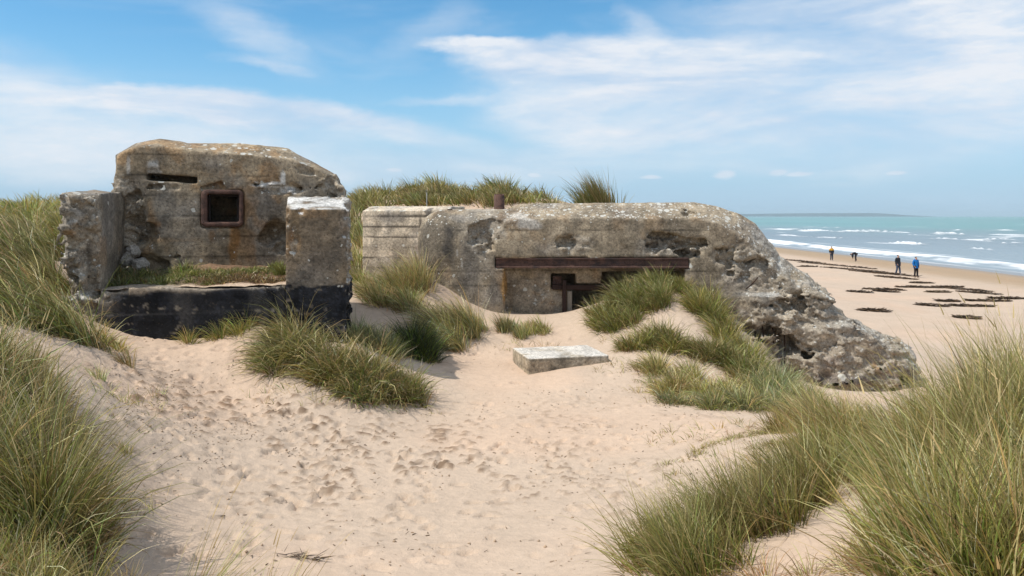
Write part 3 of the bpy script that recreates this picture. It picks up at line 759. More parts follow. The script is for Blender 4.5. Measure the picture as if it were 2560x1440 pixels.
# ------------------------------------------------------------------ the bunker on the left
FA = Frame(-5.98, 11.5, 14.0)
def build_left_bunker():
    ctr = FA.world(np.array([[2.0, 1.2, -2.2]]))[0]
    root = empty('concrete_bunker', tuple(ctr), 'ruined grey concrete bunker with a square rusty window frame and black tarred base wall', 'bunker')
    VB = 1.6
    P = lambda px, py, v=VB: FA.pix(px, py, v)
    # ---- main block
    h = 0.026
    ul, _ = P(276, 500); ur, _ = P(868, 500)
    lo = (ul - 0.25, VB - 0.2, -2.3); hi = (ur + 0.25, VB + 2.1, 1.55)
    X, Y, Z = grid(lo, hi, h)
    top = [(292, 392), (302, 382), (340, 366), (400, 367), (452, 373), (600, 386), (735, 398), (752, 406), (800, 428), (845, 452), (864, 482)]
    poly = [P(290, 1000), P(286, 600), P(279, 500)] + [P(*q) for q in top] + [P(866, 560), P(866, 1000)]
    d2 = poly2d(X[:, 0, :], Z[0, 0, :][None, :], poly)[:, None, :]
    # the roof rises a little behind its front edge
    roof = [(290, 388), (340, 358), (400, 347), (450, 353), (470, 358), (600, 359), (720, 370), (745, 386), (790, 409), (842, 438), (866, 474)]
    VR = VB + 0.55
    poly2 = [P(292, 1000), P(280, 500)] + [FA.pix(a, b, VR) for a, b in roof] + [FA.pix(872, 1000, VR)]
    d3 = poly2d(X[:, 0, :], Z[0, 0, :][None, :], poly2)[:, None, :]
    f = np.clip((Y - VB) / 0.5, 0, 1)
    prof = d2 * (1 - f) + d3 * f
    d = smax(prof, VB - Y, 0.03); d = np.maximum(d, Y - (VB + 1.9)); d = np.maximum(d, 0.7 * (Z - 0.75) + 0.7 * (Y - VB - 1.6)).astype(np.float32)
    # observation slit, square window, room behind
    (a0, s1), (a1, s0) = P(365, 432), P(494, 455)
    slope = np.tan(R(-4.0))
    zs = Z - slope * (X - a0)
    slit = np.maximum(np.maximum(a0 - X, X - a1), np.maximum(s1 - 0.115 - zs, zs - s1)); slit = np.maximum(slit, Y - (VB + 0.75)); d = np.maximum(d, -slit)
    # splayed brow over the slit
    b0, bz = P(362, 418); b1, _ = P(400, 436)
    d = np.maximum(d, -ell(X, Y, Z, (a0 + 0.09, VB - 0.02, s1 + 0.0), (0.13, 0.10, 0.10)))
    (w0, wz1), (w1, wz0) = P(512, 482), P(602, 560)
    win = box(X, Y, Z, (w0, VB - 0.5, wz0), (w1, VB + 0.95, wz1)); d = np.maximum(d, -win)
    (q0, qz1), (q1, qz0) = P(500, 471), P(611, 571)
    d = np.maximum(d, -rbox(X, Y, Z, (q0, VB - 0.5, qz0), (q1, VB + 0.07, qz1), 0.06))
    room = box(X, Y, Z, (ul + 0.7, VB + 0.85, -1.7), (ur - 0.7, VB + 1.35, 0.62)); d = np.maximum(d, -room)
    # ragged spalls
    def nz(x, y, z, s): return fbm(x * 3.4, y * 3.4, z * 3.4, s, 4)
    idx, x, y, z = band_pts(d, X, Y, Z, 0.6); n = nz(x, y, z, 55)
    dd = d[idx]
    e = lambda px, py, rx, ry, rz, am=0.16: -(ell(x, y, z, (P(px, py)[0], VB - 0.03, P(px, py)[1]), (rx, ry, rz)) + am * n)
    for a in ((330, 590, 0.42, 0.30, 0.42), (318, 520, 0.30, 0.16, 0.35), (310, 640, 0.35, 0.50, 0.22), (694, 575, 0.20, 0.34, 0.22), (676, 598, 0.17, 0.2, 0.14), (700, 610, 0.13, 0.2, 0.14), (345, 650, 0.45, 0.3, 0.15),
              (845, 470, 0.16, 0.22, 0.30), (640, 462, 0.16, 0.05, 0.03), (700, 470, 0.36, 0.10, 0.06), (555, 470, 0.5, 0.06, 0.03), (800, 425, 0.3, 0.1, 0.1)):
        dd = np.maximum(dd, e(*a))
    d[idx] = dd
    (pu, pz) = P(330, 560); (ru, rz) = P(690, 590); (tu, tz) = P(300, 470)
    sp = ellspall([((pu, VB, pz), (0.30, 0.6, 0.62)), ((tu, VB + .1, tz), (0.22, 0.6, 0.35)), ((ru, VB, rz), (0.26, 0.6, 0.30)), ((P(850, 470)[0], VB + .2, P(850, 470)[1]), (0.3, 0.8, 0.4)),
                   ((P(700, 472)[0], VB, P(700, 472)[1]), (0.40, 0.2, 0.10))])
    W_ = (0.55, 0.54, 0.51); RU = (0.24, 0.115, 0.035); BK = (0.055, 0.05, 0.043)
    S = lambda px, py, su, sz, c, am: (P(px, py)[0], P(px, py)[1], su, sz, c, am)
    stains_shades = [S(585, 600, 0.085, 0.36, RU, 0.75), S(583, 640, 0.05, 0.45, (0.20, 0.11, 0.04), 0.6), S(530, 590, 0.07, 0.12, RU, 0.4), S(610, 510, 0.10, 0.3, (0.22, 0.12, 0.05), 0.5),
              S(383, 420, 0.09, 0.13, W_, 0.95), S(400, 430, 0.03, 0.02, W_, 0.8), S(668, 463, 0.34, 0.05, W_, 0.95), S(722, 474, 0.16, 0.07, W_, 0.9), S(708, 448, 0.04, 0.16, W_, 0.85), S(640, 458, 0.05, 0.04, W_, 0.9), S(735, 484, 0.06, 0.03, W_, 0.8), S(320, 410, 0.03, 0.14, W_, 0.55),
              S(430, 520, 0.30, 0.30, (0.225, 0.205, 0.175), 0.65), S(655, 500, 0.22, 0.25, (0.17, 0.15, 0.125), 0.5), S(430, 600, 0.5, 0.05, (0.26, 0.15, 0.06), 0.35), S(395, 560, 0.05, 0.05, RU, 0.5), S(490, 505, 0.02, 0.03, W_, 0.6),
              S(670, 425, 0.15, 0.14, (0.25, 0.14, 0.06), 0.45), S(470, 425, 0.6, 0.12, (0.22, 0.155, 0.085), 0.35), S(655, 565, 0.12, 0.12, RU, 0.35)]
    concrete_part('wall', d, X, Y, Z, h, root, FA, 101, sp, 0.016, 0.07, dict(stains_shades=stains_shades, lines=0.34, top_lichen=0.34, face_lichen=0.035, warm=0.5, base=(0.300, 0.238, 0.160)))
    # ---- rusty window frame
    fo = (P(503, 474)[0], P(505, 567)[1], P(608, 474)[0], P(505, 474)[1]); fi = (P(518, 486)[0], P(520, 555)[1], P(598, 486)[0], P(520, 485)[1])
    fr = frame_mesh('window_frame', FA, root, M_RUST, fo, fi, VB - 0.035, VB + 0.22, 0.085)
    # inner reveal ring, set back
    fi2 = (fi[0] + 0.03, fi[1] + 0.02, fi[2] - 0.05, fi[3] - 0.035)
    frame_mesh('inner_frame', FA, root, plain('dark_steel', (0.03, 0.022, 0.02), 0.8), (fi[0] + 0.004, fi[1] + 0.004, fi[2] - 0.004, fi[3] - 0.004), fi2, VB + 0.17, VB + 0.30, 0.02, 0.006)
    # ---- wing wall on the left
    h = 0.026
    u0, _ = FA.pix(142, 600, 0); u1 = 0.0
    X, Y, Z = grid((u0 - 0.2, -0.25, -2.4), (u1 + 0.2, VB + 0.5, 0.6), h)
    zt = FA.pix(190, 484, 0)[1]
    topz = zt + 0.02 * np.sin(X * 9) + 0.05 * np.clip(Y, 0, 2)
    lean = 0.10 * np.clip(-(Z + 0.3), 0, 2)          # the broken outer side runs in towards the foot
    d = np.maximum(np.maximum(u0 + lean - X, X - u1), np.maximum(-Y, Y - (VB + 0.35))); d = smax(d, Z - topz, 0.03).astype(np.float32)
    idx, x, y, z = band_pts(d, X, Y, Z, 0.6); n = fbm(x * 3.2, y * 3.2, z * 3.2, 66, 4); dd = d[idx]
    for (px, py, rx, ry, rz) in ((215, 545, 0.14, 0.16, 0.35), (222, 690, 0.12, 0.2, 0.55), (165, 610, 0.22, 0.13, 0.1), (150, 720, 0.22, 0.3, 0.40), (190, 780, 0.2, 0.2, 0.25), (165, 500, 0.06, 0.05, 0.05)):
        c = FA.pix(px, py, 0); dd = np.maximum(dd, -(ell(x, y, z, (c[0], -0.02, c[1]), (rx, ry, rz)) + 0.14 * n))
    d[idx] = dd
    sp = ellspall([((u0 + 0.25, 0, -0.6), (0.42, 0.35, 1.9))])
    st = [S2 for S2 in ()]
    Q0 = lambda px, py, su, sz, c, am: (FA.pix(px, py, 0)[0], FA.pix(px, py, 0)[1], su, sz, c, am)
    st = [Q0(190, 745, 0.16, 0.10, W_, 0.6), Q0(170, 585, 0.10, 0.06, (0.26, 0.14, 0.05), 0.5), Q0(205, 530, 0.2, 0.06, BK, 0.4), Q0(175, 630, 0.3, 0.06, BK, 0.5), Q0(210, 640, 0.05, 0.35, BK, 0.55), Q0(185, 540, 0.12, 0.08, W_, 0.35)]
    concrete_part('wing_wall', d, X, Y, Z, h, root, FA, 202, sp, 0.014, 0.085, dict(stains_shades=st, lines=0.0, top_lichen=0.75, face_lichen=0.05, warm=0.30, base=(0.235, 0.200, 0.155)))
    # ---- pillar on the right, tarred below
    TAR = FA.pix(790, 712, 0)[1]
    def tar(v, nr, c, a, z0=TAR):
        n = fbm(v[:, 0] * 4, v[:, 1] * 4, v[:, 2] * 4, 12, 4)
        m = sstep(z0 + 0.015, z0 - 0.015, v[:, 2] + 0.045 * n)
        chip = sstep(0.34, 0.46, fbm(v[:, 0] * 9, v[:, 1] * 9, v[:, 2] * 14, 13, 4))
        m = (m * (1 - 0.8 * chip))[:, None]
        st_ = fbm(v[:, 0] * 7, v[:, 1] * 7, v[:, 2] * 0.7, 14, 4); fl = sstep(0.1, 0.5, fbm(v[:, 0] * 14, v[:, 1] * 14, v[:, 2] * 14, 15, 3))
        t = np.array([0.0125, 0.0132, 0.0165]) * (1 + 0.9 * np.clip(n, -0.6, 1) + 1.2 * np.clip(st_, 0, 1) + 1.4 * fl)[:, None]
        du = (0.45 * sstep(0.15, 0.6, st_ + 0.3 * n))[:, None]; t = t * (1 - du) + du * np.array([0.085, 0.078, 0.068])
        return c * (1 - m) + m * t, a * np.where(np.arange(3) == 0, 1 - 0.93 * m, 1 - 0.8 * m)
    pu0, _ = FA.pix(715, 600, 0); pu1, _ = FA.pix(868, 600, 0)
    X, Y, Z = grid((pu0 - 0.2, -0.25, -2.6), (pu1 + 0.25, 1.75, 0.6), h)
    zf = FA.pix(790, 522, 0)[1]; zb = zf + 0.20
    topz = zf + (zb - zf) * np.clip((Y - 0.0) / 0.75, 0, 1) + 0.0 * X
    rgh = 0.10 * sstep(0.35, 0.8, Y)
    d = np.maximum(np.maximum(pu0 - X, X - pu1 - rgh), np.maximum(-Y, Y - 1.55)); d = smax(d, Z - topz, 0.02).astype(np.float32)
    sp = ellspall([((pu1 + 0.05, 0.7, -0.6), (0.14, 0.75, 2.0)), ((pu1, 0.9, zb), (0.6, 0.35, 0.14)), ((FA.pix(735, 600, 0)[0], 0, FA.pix(735, 610, 0)[1]), (0.06, 0.1, 0.25))])
    GR = (0.10, 0.085, 0.065)
    idx, x, y, z = band_pts(d, X, Y, Z, 0.3); dd = d[idx]; n = fbm(x * 9, y * 9, z * 9, 67, 3)
    rc = np.random.default_rng(5)
    for q in range(16):
        e0 = rc.integers(0, 4); t = rc.uniform(0, 1); r = rc.uniform(0.025, 0.07)
        c = [(pu0 + t * (pu1 - pu0), 0, zf), (pu0, 0, zf - 1.4 * t), (pu1, 0, zf - 1.4 * t), (pu1, 0, zf - 1.4 * t)][e0]
        dd = np.maximum(dd, -(ell(x, y, z, c, (r, r, r * 1.3)) + 0.04 * n))
    d[idx] = dd
    st = [Q0(840, 620, 0.10, 0.5, GR, 0.5), Q0(790, 600, 0.22, 0.5, (0.145, 0.115, 0.082), 0.55), Q0(738, 560, 0.05, 0.5, (0.20, 0.14, 0.075), 0.5), Q0(728, 590, 0.03, 0.12, (0.28, 0.15, 0.06), 0.6)]
    white = lambda v, nr, c, a: (lambda m: tar(v, nr, c * (1 - m) + m * np.array([0.66, 0.65, 0.62]), a))((0.85 * sstep(0.35, 0.7, nr[:, 2]) * sstep(-0.5, 0.1, fbm(v[:, 0] * 5, v[:, 1] * 5, v[:, 2] * 5, 71, 3)) * sstep(0.95, 0.6, v[:, 1]))[:, None])  # paints the sunlit look of the top onto up-facing faces
    concrete_part('pillar', d, X, Y, Z, h, root, FA, 303, sp, 0.010, 0.07, dict(stains_shades=st, lines=0.0, top_lichen=0.7, face_lichen=0.05, warm=0.35, base=(0.200, 0.155, 0.104)), post=white)
    # ---- tarred base wall between them
    X, Y, Z = grid((u1 - 0.06, -0.22, -2.7), (pu0 + 0.12, 0.9, -0.7), h)
    zt0 = FA.pix(300, 727, 0)[1]; zt1 = FA.pix(700, 714, 0)[1]
    tz = zt0 + (zt1 - zt0) * np.clip((X - u1) / (pu0 - u1), 0, 1) + 0.03 * np.sin(X * 2.3 + 0.4)
    d = np.maximum(np.maximum(u1 + 0.003 - X, X - pu0 + 0.003), np.maximum(0.03 - Y, Y - 0.7)); d = smax(d, Z - tz, 0.035).astype(np.float32)
    sp = ellspall([((u1 + 0.15, 0, zt0), (0.3, 0.3, 0.15)), ((pu0 - 0.2, 0, zt1), (0.3, 0.2, 0.12))])
    def tar2(v, nr, c, a):
        c2, a2 = tar(v, nr, c, a, 0.6)
        n = fbm(v[:, 0] * 2.2, v[:, 1] * 2.2, v[:, 2] * 2.2, 83, 4)
        zt = zt0 + (zt1 - zt0) * np.clip((v[:, 0] - u1) / (pu0 - u1), 0, 1)
        bare = np.maximum(sstep(-0.05, 0.02, v[:, 2] - zt + 0.03 + 0.07 * n), sstep(0.5, 0.0, v[:, 0] - u1 + 0.35 * n) * sstep(-0.40, -0.05, v[:, 2] - zt + 0.2 * n))[:, None]
        sandy = np.array([0.36, 0.29, 0.22])
        c0 = c * 0.6 + 0.4 * sandy
        ln = np.exp(-((v[:, 2] - (zt - 0.36)) / 0.012) ** 2)[:, None] * 0.35
        c2 = c2 * (1 - ln) + ln * np.array([0.12, 0.115, 0.11])
        return c2 * (1 - bare) + bare * c0, a2
    concrete_part('base_wall', d, X, Y, Z, h, root, FA, 404, sp, 0.010, 0.05, dict(lines=0.0, top_lichen=0.3, face_lichen=0.03, warm=0.2), post=tar2)
    return root, u1, pu0, zt0, zt1, VB
LB, LU1, LPU0, LZT0, LZT1, LVB = build_left_bunker()

# ---- soil banked up behind the base wall
def sill_soil(u, v):
    f = np.clip((u - LU1) / (LPU0 - LU1), 0, 1)
    base = LZT0 + (LZT1 - LZT0) * f
    bank = 0.13 * sstep(0.35, 0.85, v + 0.12 * fbm(u * 2.2, v * 0, u * 0, 8, 3)) * sstep(0.15, 0.45, f) + 0.14 * sstep(0.8, 1.5, v) * (1 - f)
    return base + 0.01 + bank + 0.04 * fbm(u * 5, v * 5, u * 0, 9, 4) + 0.05 * sstep(1.1, 1.6, v)
def build_soil():
    us = np.arange(LU1 - 0.05, LPU0 + 0.5, 0.025); vs = np.arange(0.12, LVB + 0.5, 0.025)
    U, V = np.meshgrid(us, vs, indexing='ij'); u = U.ravel(); v = V.ravel(); z = sill_soil(u, v)
    n = fbm(u * 4, v * 4, u * 0, 5, 4); sandy = sstep(0.5, 0.32, v + 0.15 * n)[:, None]
    red = sstep(0.25, 0.6, np.clip((u - LU1) / (LPU0 - LU1), 0, 1))[:, None]
    c = (1 - red) * np.array([0.12, 0.105, 0.058]) + red * np.array([0.175, 0.105, 0.062])
    c = c * (1 + 0.5 * n[:, None]); c = c * (1 - sandy) + sandy * np.array([0.50, 0.38, 0.275])
    w = FA.world(np.c_[u, v, z]); I = np.arange(len(u)).reshape(U.shape)
    q = np.stack([I[:-1, :-1], I[1:, :-1], I[1:, 1:], I[:-1, 1:]], -1).reshape(-1, 4)
    tag(mesh_np('soil', w, q, mat=M_SOIL, cols=c), kind='structure')
build_soil()

# ------------------------------------------------------------------ the gun casemate in the middle
YF = 17.2
FB = Frame(0.0, YF, 0.0)
def build_casemate():
    root = empty('gun_casemate', (2.2, YF + 1.2, -2.4), 'long broken concrete gun casemate with rusty steel lintel and collapsed right end', 'bunker')
    P = lambda px, py, v=0.0: FB.pix(px, py, v)
    h = 0.034
    X, Y, Z = grid((-2.35, -0.45, -4.3), (9.0, 2.6, 0.55), h)
    x2 = X[:, 0, :]; z2 = Z[0, 0, :][None, :]
    # front outline and outline at the back of the chamfer
    right_f = [(1740, 546), (1800, 560), (1850, 590), (1890, 628), (1925, 668), (1985, 712), (2040, 730), (2066, 752), (2095, 788), (2140, 832), (2200, 862), (2252, 884), (2276, 915), (2284, 990), (2278, 1080)]
    right_b = [(1735, 506), (1790, 515), (1850, 535), (1890, 560), (1918, 596), (1950, 640), (2020, 690), (2052, 716), (2062, 748), (2092, 775), (2150, 824), (2232, 853), (2272, 890), (2285, 990), (2280, 1080)]
    left_f = [(1230, 1080), (1230, 560)]
    pf = [P(*q) for q in left_f + [(1290, 547)] + right_f]
    vb = 0.65
    pb = [FB.pix(a, b, vb) for a, b in [(1215, 1080), (1215, 526), (1275, 522), (1300, 509)] + right_b]
    d2 = poly2d(x2, z2, pf)[:, None, :]; d3 = poly2d(x2, z2, pb)[:, None, :]
    f = np.clip(Y / 0.62, 0, 1); prof = d2 * (1 - f) + d3 * f
    # the collapsed end leans forward a little
    front = -Y - 0.17 * sstep(P(0, 732)[1] + 0.02, P(0, 732)[1] - 0.03, Z - 0.03 * np.sin(X * 3)) * sstep(P(1840, 0)[0], P(1890, 0)[0], X) - 0.12 * sstep(P(0, 806)[1] + 0.02, P(0, 806)[1] - 0.03, Z + 0.04 * np.sin(X * 4)) * sstep(P(1980, 0)[0], P(2030, 0)[0], X)
    main = np.maximum(smax(prof, front, 0.02), Y - 2.4)
    # rounded left end
    zt = P(1150, 523, 0.5)[1]
    left = rbox(X, Y, Z, (P(1046, 600, 0.6)[0], -0.02, -5.2), (1.2, 3.6, zt), 0.62)
    left = np.maximum(left, Y - 2.4)
    d = np.minimum(main, left).astype(np.float32)
    # recess under the lintel
    r0, rt = P(1262, 668); r1, _ = P(1712, 668)
    d = np.maximum(d, -box(X, Y, Z, (r0, -1.0, -5), (r1, 0.44, rt)))
    # doorway and loophole in the recess back wall, room behind
    def o(px0, py0, px1, py1, v0, v1):
        a, b = FB.pix(px0, py0, 0.42), FB.pix(px1, py1, 0.42)
        return box(X, Y, Z, (a[0], v0, b[1]), (b[0], v1, a[1]))
    for b in ((1378, 684, 1440, 722, 0.2, 1.2), (1503, 678, 1706, 800, 0.2, 1.2), (1440, 710, 1706, 800, 0.2, 1.2), (1428, 722, 1706, 790, 0.2, 1.2)):
        d = np.maximum(d, -o(*b))
    d = np.maximum(d, -box(X, Y, Z, (P(1370, 700)[0], 0.85, -3.5), (P(1712, 700)[0], 1.9, P(1380, 680, 0.42)[1] + 0.02)))
    # seat for the steel beam
    b0, bz1 = P(1240, 645); b1, bz0 = P(1722, 670)
    d = np.maximum(d, -box(X, Y, Z, (b0 - 0.01, -1, bz0 - 0.01), (b1 + 0.01, 0.16, bz1 + 0.005)))
    # big ragged spalls
    idx, x, y, z = band_pts(d, X, Y, Z, 0.7); n = terrace(fbm(x * 2.6, y * 2.6, z * 3.4, 55, 5), 5.0) + 0.25 * fbm(x * 9, y * 9, z * 9, 56, 3); dd = d[idx]
    e = lambda px, py, rx, ry, rz, v=-0.02, am=0.20: -(ell(x, y, z, (P(px, py)[0], v, P(px, py)[1]), (rx, ry, rz)) + am * n)
    for a in ((1685, 612, 0.46, 0.42, 0.14), (1665, 598, 0.36, 0.30, 0.10), (1700, 632, 0.24, 0.30, 0.08), (1435, 605, 0.30, 0.14, 0.12), (1205, 590, 0.26, 0.20, 0.30), (1225, 560, 0.25, 0.16, 0.16), (1820, 640, 0.16, 0.16, 0.09), (1880, 655, 0.4, 0.22, 0.06), (1860, 625, 0.3, 0.2, 0.06),
              (1925, 826, 0.42, 0.40, 0.20), (1965, 850, 0.24, 0.34, 0.28), (2020, 905, 0.3, 0.25, 0.2), (2050, 722, 0.30, 0.45, 0.06), (2030, 742, 0.26, 0.30, 0.07), (2250, 958, 0.45, 0.55, 0.24), (2160, 935, 0.25, 0.2, 0.12), (1980, 760, 0.3, 0.16, 0.12), (2110, 830, 0.3, 0.18, 0.10),
              (1790, 535, 0.4, 0.3, 0.03), (1840, 700, 0.35, 0.12, 0.08), (1352, 745, 0.22, 0.06, 0.16), (1315, 690, 0.14, 0.06, 0.14), (1375, 750, 0.16, 0.07, 0.20)):
        if a[0] in (1352, 1315, 1375): dd = np.maximum(dd, e(*a, v=0.40, am=0.12))
        else: dd = np.maximum(dd, e(*a))
    # large-scale brokenness of the collapsed end
    w = sstep(P(1760, 0)[0], P(1960, 0)[0], x) * sstep(-0.1, -0.6, z)
    big = fbm(x * 1.5, y * 1.5, z * 2.2, 90, 4); blk = fbm(x * 3.5, y * 3.5, z * 5.5, 91, 4)
    lowpart = 0.35 + 0.65 * sstep(P(0, 715)[1], P(0, 745)[1], z)
    m = w > 0.01; wl = (w * lowpart)[m]; xm, ym, zm = x[m], y[m], z[m]; bm_ = big[m]
    fin = fbm(xm * 10, ym * 10, zm * 14, 92, 3)
    # long ledges of the poured layers, cut across by fracture faces
    dd[m] = dd[m] - 0.05 * wl + wl * 0.62 * (0.20 * facets(xm * 1.25 + 0.5 * bm_, ym * 1.25, zm * 2.6 + 0.35 * xm + 0.4 * bm_, 92) + 0.11 * facets(xm * 3.1, ym * 3.1, zm * 5.0 + 0.8 * xm, 93) + 0.055 * facets(xm * 8, ym * 8, zm * 11, 94) + 0.10 * blk[m] + 0.035 * fin)
    d[idx] = dd
    spl = ellspall([((P(1690, 615)[0], 0, P(1690, 615)[1]), (0.62, 0.6, 0.24)), ((P(1440, 608)[0], 0, P(1440, 608)[1]), (0.4, 0.4, 0.2)), ((P(1210, 580)[0], 0, P(1210, 585)[1]), (0.40, 0.6, 0.42)), ((P(2010, 850)[0], 0.3, P(2010, 820)[1]), (1.6, 1.2, 1.35)), ((P(2200, 920)[0], 0.3, P(2200, 930)[1]), (0.9, 1.2, 0.8)), ((P(1890, 650)[0], 0.2, P(1890, 650)[1]), (0.8, 1.0, 0.7)), ((P(1355, 750)[0], 0.42, P(1355, 745)[1]), (0.26, 0.2, 0.20))])
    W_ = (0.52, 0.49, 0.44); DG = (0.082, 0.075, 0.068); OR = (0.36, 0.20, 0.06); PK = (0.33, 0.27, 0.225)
    S = lambda px, py, su, sz, c, am: (P(px, py)[0], P(px, py)[1], su, sz, c, am)
    stains_shades = [S(1090, 630, 0.42, 0.8, (0.150, 0.128, 0.100), 0.7), S(1122, 625, 0.24, 0.42, DG, 0.75), S(1165, 690, 0.20, 0.35, (0.115, 0.105, 0.095), 0.5), S(1318, 560, 0.28, 0.13, W_, 0.85), S(1300, 540, 0.18, 0.10, W_, 0.7), S(1262, 715, 0.055, 0.5, OR, 0.9), S(1278, 760, 0.06, 0.6, (0.15, 0.11, 0.07), 0.5), S(1233, 735, 0.10, 0.5, (0.15, 0.13, 0.11), 0.6), S(1150, 545, 0.3, 0.10, (0.34, 0.31, 0.27), 0.6), S(1143, 632, 0.012, 0.1, W_, 0.8), S(1156, 660, 0.014, 0.12, W_, 0.8),  # left curve and recess corner darkened, arc top paled: shade and light painted in
              S(1360, 595, 0.45, 0.15, (0.30, 0.235, 0.155), 0.55), S(1560, 610, 0.4, 0.14, (0.25, 0.2, 0.14), 0.4), S(1352, 748, 0.24, 0.18, (0.40, 0.35, 0.28), 0.8), S(1335, 740, 0.5, 0.5, (0.37, 0.31, 0.235), 0.6), S(1240, 780, 0.6, 0.2, (0.30, 0.25, 0.19), 0.45),
              S(1900, 735, 0.7, 0.045, (0.40, 0.39, 0.36), 0.8), S(1850, 720, 0.5, 0.25, (0.27, 0.235, 0.19), 0.6), S(1940, 850, 0.4, 0.22, (0.16, 0.11, 0.065), 0.6), S(1935, 900, 0.35, 0.15, PK, 0.6), S(2060, 900, 0.2, 0.16, PK, 0.6), S(2080, 940, 0.9, 0.12, (0.115, 0.102, 0.10), 0.65), S(2170, 905, 0.06, 0.10, OR, 0.6), S(2240, 920, 0.3, 0.22, (0.09, 0.085, 0.08), 0.6), S(1690, 610, 0.3, 0.08, (0.12, 0.095, 0.07), 0.5),  # first entry is a pale strip along the ledge top
              S(1830, 585, 0.6, 0.25, (0.225, 0.175, 0.12), 0.5)]
    def post(v, nr, c, a):
        # lichen spreads over the chamfer and down the weather side of the fallen end
        m = sstep(P(1290, 0)[0], P(1340, 0)[0], v[:, 0]) * sstep(P(0, 556)[1], P(0, 540)[1], v[:, 2])
        a[:, 0] = np.clip(a[:, 0] + 0.40 * m * (v[:, 1] > 0.02), 0, 0.85)
        zs = np.interp(v[:, 0], [P(q[0], 0)[0] for q in right_b[:13]], [P(0, q[1])[1] for q in right_b[:13]])
        e = sstep(0.75, 0.1, zs - v[:, 2]) * sstep(P(1780, 0)[0], P(1850, 0)[0], v[:, 0])
        a[:, 0] = np.clip(a[:, 0] + 0.42 * e * sstep(-0.3, 0.3, fbm(v[:, 0] * 1.6, v[:, 1] * 1.6, v[:, 2] * 1.6, 7, 3)), 0, 0.85)
        g = (0.4 * e * sstep(0.0, 0.4, fbm(v[:, 0] * 2, v[:, 1] * 2, v[:, 2] * 2, 17, 4)))[:, None]
        c = c * (1 - g) + g * np.array([0.42, 0.41, 0.38])
        return c, a
    concrete_part('wall', d, X, Y, Z, h, root, FB, 505, spl, 0.020, 0.052, dict(stains_shades=stains_shades, lines=0.30, line_amt=0.55, top_lichen=0.50, face_lichen=0.05, warm=0.24, base=(0.320, 0.262, 0.186)), post=post)
    # ---- side block at the left end
    h = 0.03; vs = 0.0
    FS = Frame(-3.55, 18.95, -13.0)
    Pb = lambda px, py: FS.pix(px, py, vs)
    a0, _ = Pb(906, 600); a1, _ = Pb(1130, 600); zt = Pb(980, 526)[1]
    X, Y, Z = grid((a0 - 0.2, vs - 0.2, -3.0), (a1, vs + 1.6, 0.5), h)
    topz = zt + 0.10 * np.clip((Y - vs) / 0.4, 0, 1) + 0 * X
    d = np.maximum(np.maximum(a0 - X, X - a1 + 0.1), np.maximum(vs - Y, Y - vs - 1.4)); d = smax(d, Z - topz, 0.03).astype(np.float32)
    T = lambda px, py, su, sz, c, am: (Pb(px, py)[0], Pb(px, py)[1], su, sz, c, am)
    st = [T(960, 545, 0.8, 0.12, (0.20, 0.175, 0.145), 0.5), T(970, 610, 0.5, 0.2, (0.36, 0.31, 0.24), 0.6), T(940, 670, 0.5, 0.25, (0.36, 0.31, 0.24), 0.6), T(1070, 530, 0.10, 0.12, DG, 0.8), T(1040, 575, 0.16, 0.10, (0.18, 0.155, 0.13), 0.5), T(1045, 620, 0.1, 0.1, (0.2, .14, .1), .5), T(1052, 600, 0.055, 0.75, (0.055, 0.048, 0.04), 0.85)]  # last entry paints the gap shade at the joint as a dark strip
    concrete_part('side_block', d, X, Y, Z, h, root, FS, 606, None, 0.010, 0.05, dict(stains_shades=st, lines=0.245, line_amt=0.9, top_lichen=0.6, face_lichen=0.03, warm=0.10, base=(0.54, 0.455, 0.345)))
    base = np.array(root.location)
    # ---- steel lintel: an I-section seen on its web, with both flanges
    def beam(name, x0, x1, z0, z1, v0, v1, parent, mat=M_RUST, lip=0.028):
        bm = bmesh.new()
        prof = [(v0, z0), (v0, z0 + lip), (v0 + 0.03, z0 + lip + 0.008), (v0 + 0.03, z1 - lip - 0.008), (v0, z1 - lip), (v0, z1), (v1, z1), (v1, z0)]
        n = 26; rings = []
        for i in range(n):
            t = i / (n - 1); xx = x0 + (x1 - x0) * t; w = 0.004 * math.sin(t * 21) + 0.003 * math.sin(t * 57)
            rings.append([bm.verts.new((xx - base[0], YF + a - base[1] + w, b + w * 0.8 - base[2])) for a, b in prof])
        for i in range(n - 1):
            for j in range(len(prof)):
                j2 = (j + 1) % len(prof); bm.faces.new((rings[i][j], rings[i][j2], rings[i + 1][j2], rings[i + 1][j]))
        bm.faces.new(rings[0][::-1]); bm.faces.new(rings[-1])
        bmesh.ops.recalc_face_normals(bm, faces=bm.faces)
        me = bpy.data.meshes.new(name); bm.to_mesh(me); bm.free(); me.materials.append(mat)
        ob = bpy.data.objects.new(name, me); COL.objects.link(ob); ob.parent = parent; return ob
    beam('steel_lintel', b0, b1, bz0, bz1, -0.012, 0.155, root)
    # end plate, leaning
    beam('end_plate', P(1700, 0)[0] + 0.12, P(1722, 0)[0] + 0.03, P(0, 705)[1], bz0 - 0.006, 0.0, 0.10, root, lip=0.01)
    dk = plain('dark_rust', (0.035, 0.019, 0.015), 0.85)
    p42 = lambda px, py, v=0.40: (FB.pix(px, py, v)[0], YF + v, FB.pix(px, py, v)[1])
